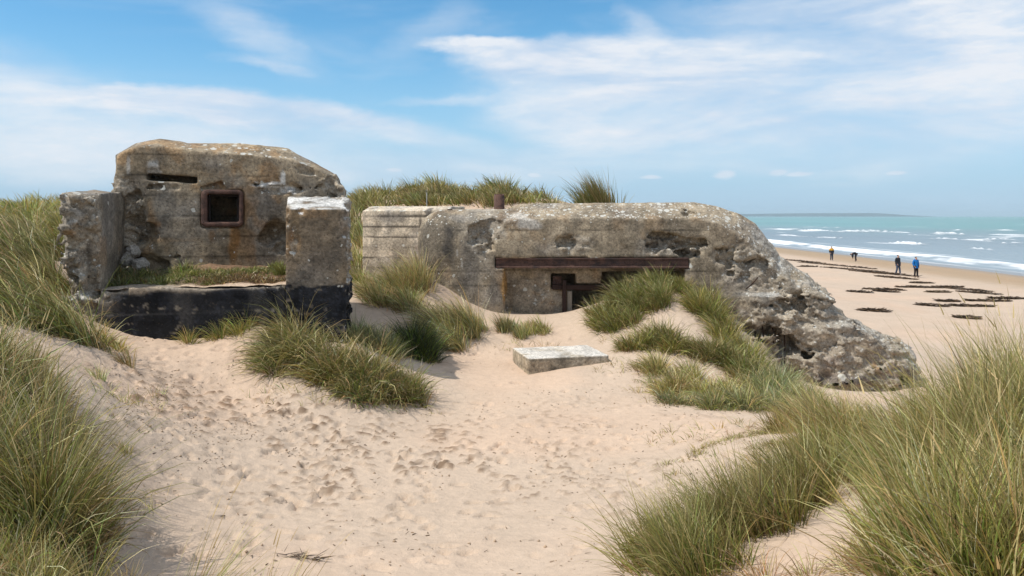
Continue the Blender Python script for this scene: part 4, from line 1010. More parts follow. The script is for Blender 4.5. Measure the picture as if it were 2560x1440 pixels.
    def slab(name, px0, py0, px1, py1, v0, v1, mat, tilt=0.0):
        a = FB.pix(px0, py0, v0); c = FB.pix(px1, py1, v0)
        bm = bmesh.new(); bmesh.ops.create_cube(bm, size=1)
        for v in bm.verts:
            xx = a[0] + (c[0] - a[0]) * (v.co.x + 0.5); zz = c[1] + (a[1] - c[1]) * (v.co.z + 0.5)
            v.co = Vector((xx - base[0], YF + v0 + (v1 - v0) * (v.co.y + 0.5) - base[1], zz + tilt * (xx - a[0]) - base[2]))
        bmesh.ops.bevel(bm, geom=list(bm.edges), offset=0.008, segments=1, affect='EDGES')
        me = bpy.data.meshes.new(name); bm.to_mesh(me); bm.free(); me.materials.append(mat)
        ob = bpy.data.objects.new(name, me); COL.objects.link(ob); ob.parent = root; return ob
    slab('embrasure_post', 1406, 700, 1416, 800, 0.28, 0.36, dk)
    slab('embrasure_rail', 1380, 712, 1540, 724, 0.36, 0.46, dk, -0.01)
    slab('embrasure_plate', 1382, 690, 1404, 722, 0.44, 0.47, M_RUST)
    slab('door_jamb', 1418, 728, 1430, 800, 0.37, 0.47, plain('grey_concrete', (0.25, 0.22, 0.18)))
    slab('lower_rail', 1440, 716, 1560, 728, 0.50, 0.60, dk, 0.02)
    # ---- iron pipe on the roof
    pc = FB.pix(1248, 500, 1.2); rr = 12.5 / F * (YF + 1.2); N = 28
    V = []; zt = FB.pix(1248, 486, 1.2)[1]; zb = FB.pix(1248, 530, 1.2)[1] - 0.25
    for (rad, z) in ((rr * 1.05, zb), (rr * 1.05, zt - 0.05), (rr * 1.0, zt - 0.045), (rr, zt), (rr * 0.84, zt), (rr * 0.84, zb)):
        for i in range(N):
            a = 2 * math.pi * i / N; jag = 0.012 * math.sin(3 * a) if z == zt else 0
            V.append((pc[0] + rad * math.cos(a) - base[0], YF + 1.2 + rad * math.sin(a) - base[1], z + jag - base[2]))
    Q = [(s * N + i, s * N + (i + 1) % N, (s + 1) * N + (i + 1) % N, (s + 1) * N + i) for s in range(5) for i in range(N)]
    mesh_np('roof_pipe', np.array(V), Q, mat=M_RUST, parent=root)
    # ---- bent reinforcing bars on the broken end
    rb = plain('rusty_bar', (0.045, 0.024, 0.016), 0.9)
    def bar(pts, v=0.02, r=0.013):
        rod('rebar', [(FB.pix(a, b, v)[0], YF + v + dv, FB.pix(a, b, v)[1]) for (a, b, dv) in pts], r, rb, root)
    bar([(1908, 810, 0.1), (1907, 830, -0.03), (1906, 856, 0.0)]); bar([(1936, 815, 0.15), (1935, 845, -0.02), (1936, 875, 0.02)]); bar([(1961, 800, 0.1), (1960, 850, -0.05), (1962, 876, 0.0)], r=0.014)
    bar([(1996, 818, 0.1), (1994, 850, -0.05), (1995, 880, -0.02), (1998, 895, 0.02)], r=0.02); bar([(2058, 866, 0.1), (2057, 890, -0.04), (2056, 912, 0.0)], r=0.018)
    bar([(1858, 730, 0.1), (1866, 718, -0.10), (1878, 705, -0.16), (1890, 692, -0.14)], r=0.012); bar([(1962, 812, 0.12), (1960, 800, -0.10), (1968, 786, -0.16), (1979, 778, -0.15)], r=0.014)
    bar([(2056, 800, 0.1), (2062, 795, -0.06), (2056, 790, -0.1)], r=0.01); bar([(1962, 752, 0.15), (1962, 742, -0.08), (1975, 738, -0.02)], r=0.012); bar([(1862, 788, 0.05), (1900, 792, -0.06), (1945, 796, 0.08)], r=0.009)
    bar([(2160, 900, 0.15), (2166, 905, -0.06), (2168, 925, -0.04), (2160, 945, 0.02)], r=0.018); bar([(2124, 890, .05), (2126, 902, -.05), (2122, 912, .03)], r=.012)
    # short bar ends sticking out of the rounded end
    for (a, b, v) in ((1070, 596, 0.35), (1074, 575, 0.32), (1083, 553, 0.42), (1098, 540, 0.48), (1117, 525, 0.5), (1076, 620, 0.32), (1076, 642, 0.32), (1077, 666, 0.32)):
        x0, z0 = FB.pix(a, b, v); rod('rebar', [(x0, YF + v + 0.1, z0), (x0 + 0.03, YF + v - 0.07, z0 + 0.01), (x0 + 0.13, YF + v - 0.10, z0 + 0.012)], 0.010, rb, root)
    return root
CM = build_casemate()

# ---- thin stake in the dune behind
def build_stake():
    x, y = (1067 - CX) / F * 23.0, 23.0
    z0 = float(gz(np.array([x]), np.array([y]))[0]); zt = (HY - 478) / F * 23
    root = empty('metal_stake', (x, y, z0), 'thin grey metal stake standing in the dune behind the casemate roof', 'stake')
    rod('post', [(x, y, z0 - 0.2), (x, y, zt - 0.04)], 0.016, plain('grey_steel', (0.20, 0.20, 0.19), 0.6), root)
    rod('wire_loop', [(x, y, zt - 0.05), (x - 0.03, y, zt), (x, y, zt + 0.03), (x + 0.03, y, zt)], 0.008, bpy.data.materials['grey_steel'], root)
build_stake()

# ---- block lying in the sand
def build_slab():
    fr = Frame(0.27, 13.3, 13.5)
    h = 0.02
    X, Y, Z = grid((-0.15, -0.15, -3.2), (2.0, 1.3, -2.25), h)
    d = rbox(X, Y, Z, (0, 0, -3.15), (1.42, 1.12, -2.37), 0.02).astype(np.float32)
    root = empty('concrete_block', (0.9, 13.9, -2.7), 'low pale concrete block half buried in the sand in front of the casemate', 'concrete block')
    def post(v, nr, c, a):
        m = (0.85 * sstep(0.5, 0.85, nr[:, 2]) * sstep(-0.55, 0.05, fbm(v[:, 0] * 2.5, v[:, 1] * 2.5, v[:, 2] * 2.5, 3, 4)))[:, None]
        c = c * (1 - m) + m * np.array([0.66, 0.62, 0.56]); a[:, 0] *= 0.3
        return c, a
    concrete_part('block_body', d, X, Y, Z, h, root, fr, 707, None, 0.008, 0.02, dict(lines=0.16, line_amt=0.3, top_lichen=0.1, face_lichen=0.02, warm=0.12, base=(0.43, 0.365, 0.270)), post=post)
build_slab()

# ---- broken lumps of concrete by the bunker wall
def stone(name, loc, size, label, seed, group=None):
    bm = bmesh.new(); bmesh.ops.create_icosphere(bm, subdivisions=4, radius=1)
    v = np.array([tuple(q.co) for q in bm.verts]); n = fbm(v[:, 0] * 1.4 + seed, v[:, 1] * 1.4, v[:, 2] * 1.4, seed, 5); n2 = np.abs(fbm(v[:, 0] * 0.8, v[:, 1] * 0.8 + seed, v[:, 2] * 0.8, seed + 4, 2))
    v = v * (1 + 0.55 * n + 0.3 * n2)[:, None]; v = np.clip(v, -0.85, 0.85) * np.array(size)
    for q, c in zip(bm.verts, v): q.co = c
    me = bpy.data.meshes.new(name); bm.to_mesh(me); bm.free(); me.materials.append(M_CONC)
    for nm, val in (('Col', (0.27, 0.25, 0.22, 1)), ('Aux', (0.10, 0.8, 0, 1))):
        ca = me.color_attributes.new(nm, 'FLOAT_COLOR', 'POINT'); ca.data.foreach_set('color', np.tile(np.array(val, np.float32), len(me.vertices)))
    for p in me.polygons: p.use_smooth = True
    o = bpy.data.objects.new(name, me); COL.objects.link(o); o.location = loc; o.rotation_euler = (seed, seed * 2.1, seed * 0.7)
    tag(o, label, 'rubble', group)
def sill_stone(px, py, v, size, label, seed):
    u, z = FA.pix(px, py, v); w = FA.world(np.array([[u, v, z]]))[0]; stone('rubble_stone', tuple(w), size, label, seed, 'lumps of concrete in the broken corner')
sill_stone(332, 630, 1.45, (0.11, 0.10, 0.09), 'topmost pale lump of rubble in the broken left corner of the bunker wall', 13)
sill_stone(318, 648, 1.40, (0.13, 0.10, 0.06), 'flat grey lump of rubble wedged under the topmost one beside the wing wall', 14)
sill_stone(352, 660, 1.38, (0.14, 0.12, 0.07), 'lump of rubble nearest the green moss below the bunker wall', 15)

# ------------------------------------------------------------------ grass
GREEN = np.array([0.150, 0.198, 0.026]); OLIVE = np.array([0.300, 0.262, 0.055]); STRAW = np.array([0.56, 0.43, 0.20]); BROWN = np.array([0.215, 0.128, 0.056]); BLUEG = np.array([0.165, 0.205, 0.095]); PALE = np.array([0.46, 0.39, 0.16])
def blade_arrays(roots, h, az, th0, bend, width, cb, ct, nseg=4, rg=rng):
    N = len(roots); pts = [roots]; s = (h / nseg)[:, None]
    for k in range(nseg):
        th = np.minimum(th0 + bend * ((k + 0.5) / nseg) ** 1.5, 2.6)
        dr = np.c_[np.sin(th) * np.cos(az), np.sin(th) * np.sin(az), np.cos(th)]
        pts.append(pts[-1] + dr * s)
    P = np.stack(pts, 1)
    rv = rg.normal(size=(N, 3)); ax = P[:, 2] - P[:, 0]; wv = np.cross(ax, rv); wv /= np.linalg.norm(wv, axis=1, keepdims=True) + 1e-9
    prof = np.array([0.9, 1.0, 0.85, 0.6, 0.3, 0.2])[:nseg] * 0.5
    V = np.empty((N, 2 * nseg + 1, 3)); C = np.empty((N, 2 * nseg + 1, 3))
    for k in range(nseg):
        o = wv * (width * prof[k])[:, None]; V[:, 2 * k] = P[:, k] - o; V[:, 2 * k + 1] = P[:, k] + o
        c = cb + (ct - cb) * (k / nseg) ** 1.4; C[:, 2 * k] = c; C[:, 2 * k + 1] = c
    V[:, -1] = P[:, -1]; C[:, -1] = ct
    b = (np.arange(N) * (2 * nseg + 1))[:, None]
    Q = np.concatenate([b + np.array([[2 * k, 2 * k + 1, 2 * k + 3, 2 * k + 2]]) for k in range(nseg - 1)], 0)
    T = b + np.array([[2 * nseg - 2, 2 * nseg - 1, 2 * nseg]])
    return V.reshape(-1, 3), C.reshape(-1, 3), Q, T

def grass(name, label, cat, patches, n, h, lean=1.0, lean_az=math.pi, spread=0.55, bend=(0.5, 1.3), pal=((GREEN, .4), (OLIVE, .35), (STRAW, .25)), width=0.006, tuft=0.12, tip=0.35, nseg=4, group=None, kind=None, zfn=None, seed=1, mat=None, dead=0.22, heads=0.0, tufts_per=110):
    """patches: (x, y, rx, ry, weight, height factor)"""
    rg = np.random.default_rng(seed)
    pw = np.array([p[4] if len(p) > 4 else p[2] * p[3] for p in patches]); pw = pw / pw.sum()
    nt = max(1, n // tufts_per)
    pi = rg.choice(len(patches), nt, p=pw)
    pa = np.array([(p[0], p[1], p[2], p[3]) for p in patches]); ph = np.array([p[5] if len(p) > 5 else 1.0 for p in patches])
    a = rg.uniform(0, 2 * math.pi, nt); r = np.sqrt(rg.uniform(0, 1, nt))
    tx = pa[pi, 0] + pa[pi, 2] * r * np.cos(a); ty = pa[pi, 1] + pa[pi, 3] * r * np.sin(a)
    th = (1 - 0.35 * r ** 2) * ph[pi] * rg.uniform(0.55, 1.25, nt)
    tcol = rg.normal(0, 1, nt); taz = rg.normal(0, 0.5, nt); thue = rg.normal(0, 1, nt)
    ti = rg.integers(0, nt, n)
    off = rg.normal(0, 1, (n, 2)) * tuft * 0.5
    x = tx[ti] + off[:, 0]; y = ty[ti] + off[:, 1]
    z = (zfn or gz)(x, y) - 0.02
    hh = h * th[ti] * rg.uniform(0.45, 1.15, n)
    # outward splay of each tuft plus the wind
    sx = off[:, 0] / tuft * spread * 1.6 + lean * 0.72 * np.cos(lean_az + taz[ti]) + rg.normal(0, 0.40 * spread, n)
    sy = off[:, 1] / tuft * spread * 1.6 + lean * 0.72 * np.sin(lean_az + taz[ti]) + rg.normal(0, 0.40 * spread, n)
    az = np.arctan2(sy, sx); mag = np.hypot(sx, sy)
    th0 = np.clip(mag * 0.44, 0, 1.15); bd = rg.uniform(bend[0], bend[1], n) * (0.45 + 0.55 * np.clip(mag, 0, 1.3))
    cs = np.array([p[0] for p in pal]); cw = np.array([p[1] for p in pal]); cw = cw / cw.sum()
    ci = rg.choice(len(pal), n, p=cw)
    cb = cs[ci] * np.clip(1 + 0.27 * tcol[ti, None], 0.4, 1.8) * (1 + 0.10 * thue[ti, None] * np.array([1, 0, -.5])) * rg.uniform(0.45, 1.6, (n, 1))
    cb = cb * (1 + 0.10 * rg.normal(size=(n, 3)))
    dm = rg.random(n) < dead
    cb[dm] = BROWN * rg.uniform(0.6, 1.5, (dm.sum(), 1)); hh[dm] *= 0.6; th0[dm] += rg.uniform(0.1, 0.9, dm.sum())
    ct = cb * (1 - tip) + tip * STRAW * rg.uniform(0.7, 1.2, (n, 1))  # real straw tips over darker bases, which also paint in the clump's inner shade
    w = width * rg.uniform(0.55, 1.0, n) * np.where(rg.random(n) < .18, 1.9, 1.15)
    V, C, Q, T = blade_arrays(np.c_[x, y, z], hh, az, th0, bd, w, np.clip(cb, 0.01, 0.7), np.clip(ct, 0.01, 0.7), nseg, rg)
    if heads > 0:
        m = rg.random(n) < heads; k = m.sum()
        V2, C2, Q2, T2 = blade_arrays(np.c_[x, y, z][m], hh[m] * 1.25, az[m], th0[m] * 0.6, bd[m] * 0.5, np.full(k, width * 1.1), np.tile(STRAW * 0.8, (k, 1)), np.tile(STRAW * 1.0, (k, 1)), nseg, rg)
        tipp = V2.reshape(k, -1, 3)[:, -1]; prev = V2.reshape(k, -1, 3)[:, -2]; dirv = tipp - prev; dirv /= np.linalg.norm(dirv, axis=1, keepdims=True)
        V3, C3, Q3, T3 = blade_arrays(tipp - dirv * 0.10, np.full(k, 0.13), az[m], th0[m] * 0.6 + bd[m] * 0.45, np.full(k, 0.1), np.full(k, width * 1.5), np.tile(STRAW * 1.05, (k, 1)), np.tile(STRAW * 1.1, (k, 1)), nseg, rg)
        for (a2, b2, c2, d2) in ((V2, C2, Q2, T2), (V3, C3, Q3, T3)):
            o = len(V); V = np.concatenate([V, a2]); C = np.concatenate([C, b2]); Q = np.concatenate([Q, c2 + o]); T = np.concatenate([T, d2 + o])
    o = mesh_np(name, V, Q, T, mat=mat or M_BLADE, cols=C, smooth=False)
    tag(o, label if kind is None else None, cat if kind is None else None, group, kind)
    return o

def pp(px, Y, rx, ry, w=None, hf=1.0):
    return ((px - CX) / F * Y, Y, rx, ry, rx * ry if w is None else w, hf)
G_DUNE = 'marram grass clumps on the dunes'
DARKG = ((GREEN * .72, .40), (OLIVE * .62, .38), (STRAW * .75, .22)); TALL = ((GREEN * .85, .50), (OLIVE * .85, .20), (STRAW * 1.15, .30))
MIXED = ((GREEN, .42), (OLIVE, .38), (STRAW, .20)); DRY = ((GREEN, .2), (OLIVE, .35), (STRAW, .45)); LUSH = ((GREEN, .65), (OLIVE, .27), (STRAW, .08)); BLUISH = ((BLUEG, .55), (GREEN, .25), (STRAW, .2)); PALEG = ((PALE, .5), (OLIVE, .25), (STRAW, .25))

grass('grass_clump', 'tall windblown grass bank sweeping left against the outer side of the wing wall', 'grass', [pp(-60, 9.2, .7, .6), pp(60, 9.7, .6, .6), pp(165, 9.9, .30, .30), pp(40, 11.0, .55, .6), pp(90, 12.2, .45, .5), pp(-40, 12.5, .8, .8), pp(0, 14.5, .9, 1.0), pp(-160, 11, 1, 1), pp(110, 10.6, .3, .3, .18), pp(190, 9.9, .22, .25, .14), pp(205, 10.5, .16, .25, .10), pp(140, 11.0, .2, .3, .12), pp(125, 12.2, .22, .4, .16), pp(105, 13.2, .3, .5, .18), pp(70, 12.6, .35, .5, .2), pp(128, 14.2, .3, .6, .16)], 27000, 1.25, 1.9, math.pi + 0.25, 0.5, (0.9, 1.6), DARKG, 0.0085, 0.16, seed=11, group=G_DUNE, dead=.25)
grass('grass_clump', 'grass tops showing behind the wing wall at the far left of the bunker', 'grass', [pp(200, 17.5, .7, .5), pp(150, 17, .5, .5), pp(250, 18, .4, .4)], 1800, 0.75, 0.9, math.pi, 0.5, (0.5, 1.3), MIXED, 0.014, 0.2, seed=12, group=G_DUNE)
grass('grass_clump', 'big shaggy grass clump at the left edge nearest the viewer', 'grass', [pp(10, 5.3, .40, .35), pp(95, 5.6, .28, .30), pp(60, 6.1, .34, .32), pp(130, 6.3, .20, .22), pp(0, 6.5, .45, .35), pp(-60, 5.4, .5, .5), pp(130, 5.9, .16, .22, .07), pp(80, 4.9, .36, .28), pp(120, 5.25, .16, .22, .08), pp(175, 5.5, .10, .26, .09, 1.35), pp(130, 5.3, .14, .24, .15, 1.5)], 20000, 0.80, 0.75, math.pi + 0.2, 0.8, (0.6, 1.6), DARKG, 0.0065, 0.11, seed=13, group=G_DUNE, dead=.38)
grass('grass_clump', 'pale feathery grass with straw tops just above the shaggy clump on the left', 'grass', [pp(40, 6.9, .4, .3), pp(100, 7.0, .22, .22), pp(-40, 7.1, .5, .4)], 3800, 0.52, 0.6, math.pi, 0.6, (0.4, 1.1), PALEG, 0.006, 0.12, seed=14, group=G_DUNE, heads=0.10)
grass('grass_clump', 'low straw tinted grass in the bottom left corner', 'grass', [pp(100, 4.5, .5, .25), pp(-20, 4.4, .4, .3)], 3000, 0.42, 0.5, math.pi, 0.8, (0.5, 1.4), DRY, 0.0042, 0.09, seed=15, group=G_DUNE)
grass('grass_tuft', 'few long blades leaning right at the bottom edge of the view', 'grass', [pp(470, 4.25, .22, .08), pp(600, 4.3, .2, .08)], 260, 0.60, 1.1, 0.15, 0.35, (0.3, 0.9), ((GREEN, .3), (OLIVE, .3), (STRAW, .4)), 0.0038, 0.1, seed=16, dead=.1, heads=.05)
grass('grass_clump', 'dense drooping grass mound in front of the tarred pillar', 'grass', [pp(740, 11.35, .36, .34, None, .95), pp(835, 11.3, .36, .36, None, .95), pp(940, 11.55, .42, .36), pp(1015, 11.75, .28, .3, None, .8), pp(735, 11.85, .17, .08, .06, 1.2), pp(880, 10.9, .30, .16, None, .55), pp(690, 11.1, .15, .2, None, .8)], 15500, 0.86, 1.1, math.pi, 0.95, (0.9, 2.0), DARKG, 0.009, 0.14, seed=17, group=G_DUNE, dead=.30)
grass('grass_tuft', 'dry wiry tuft at the foot of the wing wall left of the black base wall', 'grass', [pp(300, 11.1, .25, .1), pp(260, 10.8, .25, .2)], 420, 0.36, 0.4, math.pi, 0.8, (0.5, 1.4), DRY, 0.007, 0.1, seed=47)
grass('grass_tuft', 'small upright wisp against the middle of the black base wall', 'grass', [pp(485, 11.75, .10, .08)], 160, 0.34, 0.4, math.pi, 0.8, (0.5, 1.4), MIXED, 0.007, 0.1, seed=48)
grass('grass_tuft', 'thin wiry grass along the right half of the black base wall foot', 'grass', [pp(570, 11.9, .25, .08), pp(630, 12.0, .25, .08)], 520, 0.36, 0.4, math.pi, 0.8, (0.5, 1.4), MIXED, 0.007, 0.1, seed=18)
for _i, (_px, _y, _l) in enumerate(((310, 9.9, 'upper sparse straw wisp on the sand bank below the wing wall'), (255, 8.9, 'middle straw wisp on the sand edge beside the left grass'), (320, 7.3, 'lowest thin wisp on the sand edge beside the shaggy left clump'))):
    grass('grass_tuft', _l, 'grass', [pp(_px, _y, .14, .12)], 110, 0.28, 0.9, math.pi - 0.4, 0.5, (0.6, 1.5), DRY, 0.006, 0.08, seed=60 + _i)
grass('grass_clump', 'grass slope seen through the gap between the two bunkers', 'grass', [pp(888, 17, .35, .8), pp(885, 19, .45, 1.0), pp(890, 21.5, .6, 1.2), pp(880, 24, 1, 1.2)], 5000, 0.68, 0.7, math.pi, 0.5, (0.5, 1.3), DRY, 0.014, 0.2, seed=20, group=G_DUNE)
grass('grass_clump', 'yellow green grass clump against the side block of the casemate', 'grass', [pp(1050, 16.9, .20, .20, .09, 1.15), pp(1000, 16.7, .35, .25), pp(945, 16.3, .3, .25, None, .85), pp(1020, 16.2, .3, .2, None, .75)], 6200, 0.86, 0.8, math.pi, 0.55, (0.5, 1.3), ((GREEN, .25), (PALE, .35), (STRAW, .40)), 0.011, 0.16, seed=22, group=G_DUNE)
grass('grass_clump', 'dark green round bush of grass in the shadow of the left bunker', 'grass', [pp(1035, 13.9, .24, .26), pp(1060, 13.7, .15, .2, None, .8)], 3800, 0.76, 0.4, math.pi, 0.8, (0.6, 1.5), ((np.array([.04, .06, .018]), .7), (GREEN, .3)), 0.010, 0.14, seed=23, group=G_DUNE, dead=.05, tip=.05)  # blade greens darkened, putting the bunker's shadow into the colour
grass('grass_clump', 'low grass behind the drooping mound right beside the pillar foot', 'grass', [pp(900, 13.0, .28, .3), pp(950, 13.1, .3, .35)], 4600, 0.50, 0.5, math.pi, 0.7, (0.5, 1.4), BLUISH, 0.009, 0.14, seed=24, group=G_DUNE)
grass('grass_clump', 'feathery grey green clump leaning left before the curved casemate corner', 'grass', [pp(1165, 15.6, .26, .22), pp(1110, 15.3, .28, .22), pp(1130, 14.9, .2, .15, None, .7), pp(1195, 15.9, .15, .15, None, .8)], 5600, 0.95, 1.5, math.pi, 0.5, (0.6, 1.3), ((BLUEG, .35), (OLIVE, .3), (STRAW, .35)), 0.009, 0.14, seed=25, group=G_DUNE)
grass('grass_tuft', 'small upright tuft below the orange stained edge of the recess', 'grass', [pp(1272, 15.9, .13, .12), pp(1300, 15.6, .08, .08)], 900, 0.48, 0.4, math.pi, 0.45, (0.3, 1.0), BLUISH, 0.009, 0.1, seed=26)
grass('grass_tuft', 'low brownish tuft under the broken plaster of the recess wall', 'grass', [pp(1350, 16.0, .24, .12), pp(1325, 15.8, .12, .1)], 1100, 0.36, 0.8, math.pi, 0.5, (0.5, 1.4), DRY, 0.009, 0.1, seed=27)
grass('grass_clump', 'bright green grass on the sand mound reaching up to the rusty lintel', 'grass', [pp(1640, 16.7, .45, .2, None, .72), pp(1560, 16.4, .40, .25), pp(1500, 16.2, .30, .25, None, .85), pp(1620, 16.0, .40, .28, None, .9), pp(1540, 15.7, .45, .25, None, .85), pp(1700, 16.5, .2, .2, None, .6)], 11500, 0.62, 0.7, math.pi, 0.65, (0.6, 1.5), ((GREEN * .85, .6), (OLIVE * .75, .3), (STRAW, .1)), 0.0095, 0.14, seed=28, group=G_DUNE)
grass('grass_clump', 'green grass running down the right flank of the mound beside the fallen concrete', 'grass', [pp(1770, 16.3, .25, .2), pp(1800, 15.7, .3, .3), pp(1835, 15.1, .35, .40), pp(1880, 14.6, .30, .5), pp(1920, 14.2, .25, .5), pp(1760, 15.9, .3, .25)], 9000, 0.66, 0.6, math.pi, 0.65, (0.6, 1.5), ((GREEN, .5), (OLIVE, .4), (STRAW, .1)), 0.0095, 0.14, seed=29, group=G_DUNE)
grass('grass_clump', 'band of dark tufted grass across the front of the mound right of the concrete block', 'grass', [pp(1540, 14.4, .22, .16), pp(1600, 14.3, .30, .16), pp(1700, 14.1, .35, .16), pp(1790, 13.9, .4, .25), pp(1870, 13.6, .40, .4), pp(1650, 14.5, .4, .2)], 10500, 0.52, 0.5, math.pi, 0.75, (0.6, 1.5), ((GREEN * .8, .45), (OLIVE * .65, .4), (STRAW * .8, .15)), 0.009, 0.13, seed=30, group=G_DUNE, dead=.35)
grass('grass_tuft', 'straggly dry grass hanging over the sand below the dark band', 'grass', [pp(1640, 13.2, .45, .25), pp(1750, 13.0, .4, .3), pp(1850, 12.8, .4, .3), pp(1700, 12.4, .5, .3), pp(1820, 12.2, .4, .3)], 5200, 0.42, 0.5, math.pi, 0.8, (0.6, 1.6), DRY, 0.008, 0.12, seed=31)
grass('grass_clump', 'bluish green low clump at the foot of the mound before the fallen concrete', 'grass', [pp(1690, 11.7, .34, .2, None, .6), pp(1790, 11.4, .30, .18, None, .8), pp(1880, 11.5, .35, .3), pp(1940, 12.6, .35, .5, None, 1.3), pp(2000, 11.8, .35, .5, None, 1.1), pp(1960, 13.6, .3, .4, None, 1.3)], 11000, 0.46, 0.4, math.pi, 0.75, (0.5, 1.5), BLUISH, 0.0075, 0.12, seed=32, group=G_DUNE)
grass('grass_clump', 'dry straw grass leaning left before the toe of the fallen concrete', 'grass', [pp(2080, 9.6, .55, .5), pp(2010, 9.0, .35, .35), pp(2150, 8.3, .4, .4, None, .62), pp(2100, 7.8, .5, .4), pp(2260, 8.0, .45, .4, None, .55)], 6000, 0.60, 0.95, math.pi, 0.45, (0.4, 1.1), ((GREEN, .2), (OLIVE, .3), (STRAW, .5)), 0.0058, 0.12, seed=33, group=G_DUNE)
grass('grass_patch', 'short mossy yellow green patch along the edge of the hollow on the right', 'grass', [pp(1900, 8.9, .5, .10), pp(1800, 8.75, .35, .07), pp(1710, 8.5, .3, .05), pp(2000, 9.2, .4, .2), pp(1960, 8.0, .4, .15, .03)], 5000, 0.11, 0.3, math.pi, 0.9, (0.4, 1.2), ((np.array([.24, .22, .06]), .5), (OLIVE, .3), (STRAW, .2)), 0.005, 0.10, seed=34, tufts_per=40)
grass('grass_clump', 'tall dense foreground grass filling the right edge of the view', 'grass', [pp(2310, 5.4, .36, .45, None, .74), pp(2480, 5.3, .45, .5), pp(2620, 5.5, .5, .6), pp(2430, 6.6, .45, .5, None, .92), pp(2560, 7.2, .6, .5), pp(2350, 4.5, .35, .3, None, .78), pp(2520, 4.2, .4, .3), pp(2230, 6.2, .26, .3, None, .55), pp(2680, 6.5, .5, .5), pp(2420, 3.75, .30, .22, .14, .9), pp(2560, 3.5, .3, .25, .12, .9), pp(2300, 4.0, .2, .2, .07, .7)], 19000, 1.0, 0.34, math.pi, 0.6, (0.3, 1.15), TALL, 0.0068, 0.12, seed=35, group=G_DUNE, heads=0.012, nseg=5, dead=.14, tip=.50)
grass('grass_clump', 'leaning foreground grass mound at the bottom right beside the open sand', 'grass', [pp(1720, 5.35, .32, .22), pp(1850, 5.5, .38, .28), pp(1960, 5.9, .35, .3), pp(1630, 5.1, .22, .18), pp(1780, 4.9, .35, .2), pp(1600, 5.5, .18, .14, .03, .7), pp(2020, 6.4, .3, .3, None, .9)], 10500, 0.64, 0.95, math.pi, 0.55, (0.3, 1.1), ((GREEN * .85, .48), (OLIVE * .75, .34), (STRAW, .18)), 0.0062, 0.12, seed=36, group=G_DUNE, nseg=5, dead=.2, tip=.55)
grass('grass_clump', 'fresh green wisps in the dip between the two foreground grass masses', 'grass', [pp(2080, 6.8, .3, .3), pp(2140, 6.0, .25, .35), pp(2180, 5.2, .2, .2, .02)], 2600, 0.5, 0.8, math.pi, 0.5, (0.3, 1.0), ((GREEN, .6), (np.array([.17, .2, .05]), .3), (STRAW, .1)), 0.0046, 0.1, seed=37, group=G_DUNE, nseg=5)
grass('grass_clump', 'dry brown tangle of dead grass at the bottom right', 'grass', [pp(2120, 4.35, .3, .12), pp(2240, 4.2, .25, .15), pp(1980, 4.5, .2, .1, .01)], 1500, 0.3, 0.4, math.pi, 0.9, (0.5, 1.5), ((BROWN, .4), (STRAW, .35), (OLIVE, .25)), 0.004, 0.1, seed=38, group=G_DUNE, dead=.5)
grass('grass_clump', 'rounded grass dune behind the left half of the casemate roof', 'grass', [pp(905, 26, .7, 1), pp(960, 28, 1.0, 1.2), pp(1060, 28.5, 1.0, 1.2, None, 1.1), pp(1150, 29, .7, 1.0), pp(1190, 25.2, .7, .9, None, .75), pp(1000, 25, 1.0, .8, None, .8), pp(1110, 25.5, 1.0, .8, None, .8), pp(1090, 23.6, .9, .7, None, .55), pp(1000, 23.4, .6, .6, None, .5), pp(880, 22.5, .4, 1)], 14000, 0.70, 0.7, math.pi, 0.6, (0.5, 1.3), ((GREEN * .8, .42), (OLIVE * .75, .35), (STRAW, .23)), 0.02, 0.3, seed=39, group=G_DUNE, tufts_per=150)
grass('grass_clump', 'second grass hummock tapering right behind the rusty roof pipe', 'grass', [pp(1250, 27.5, .5, .8, None, 1.25), pp(1300, 27.5, .55, .8), pp(1350, 27, .4, .6, None, .8), pp(1240, 25, .6, .6, None, .8), pp(1310, 25, .6, .7, None, .6), pp(1370, 24.5, .5, .6, None, .45), pp(1290, 23.6, .8, .5, None, .45)], 6500, 0.72, 0.6, math.pi, 0.6, (0.5, 1.3), ((GREEN * .75, .36), (OLIVE * .65, .40), (STRAW * .9, .24)), 0.02, 0.3, seed=40, group=G_DUNE)
grass('grass_clump', 'single tall grass tuft alone on the skyline behind the casemate roof', 'grass', [pp(1508, 24.5, .18, .2, None, 1.1), pp(1475, 24.3, .16, .2, None, .8), pp(1525, 24.6, .10, .15, None, 1.3)], 3000, 1.25, 0.9, math.pi, 0.35, (0.2, 0.8), ((GREEN * .7, .42), (OLIVE * .55, .40), (STRAW * .7, .18)), 0.018, 0.22, seed=41, group=G_DUNE)
grass('dune_grass', None, None, [(-12, 22, 5, 5), (-18, 32, 10, 8), (-6, 33, 7, 4), (-30, 45, 15, 10), (-9, 17, 2.2, 2.5, 50), (-11.5, 19.5, 3, 3, 60), (-12, 15, 2.5, 2.5, 30), (0, 29, 5, 2.5, 60)], 30000, 0.6, 0.6, math.pi, 0.6, (0.5, 1.3), MIXED, 0.025, 0.4, seed=42, kind='stuff')
grass('scattered_grass', None, None, [pp(1700, 12.3, .9, .8), pp(1560, 13.4, .6, .5), pp(1780, 9.6, .8, .6), pp(1850, 7.6, .8, .7), pp(330, 8.6, .3, .9), pp(720, 10.5, .6, .3), pp(1000, 11.2, .6, .3), pp(1330, 15.1, .7, .3), pp(340, 6.4, .15, .7), pp(1560, 15.2, .6, .5), pp(1900, 6.8, .5, .6)], 2600, 0.24, 0.7, math.pi, 0.8, (0.5, 1.6), DRY, 0.0055, 0.07, seed=49, kind='stuff', tufts_per=9, dead=.35)
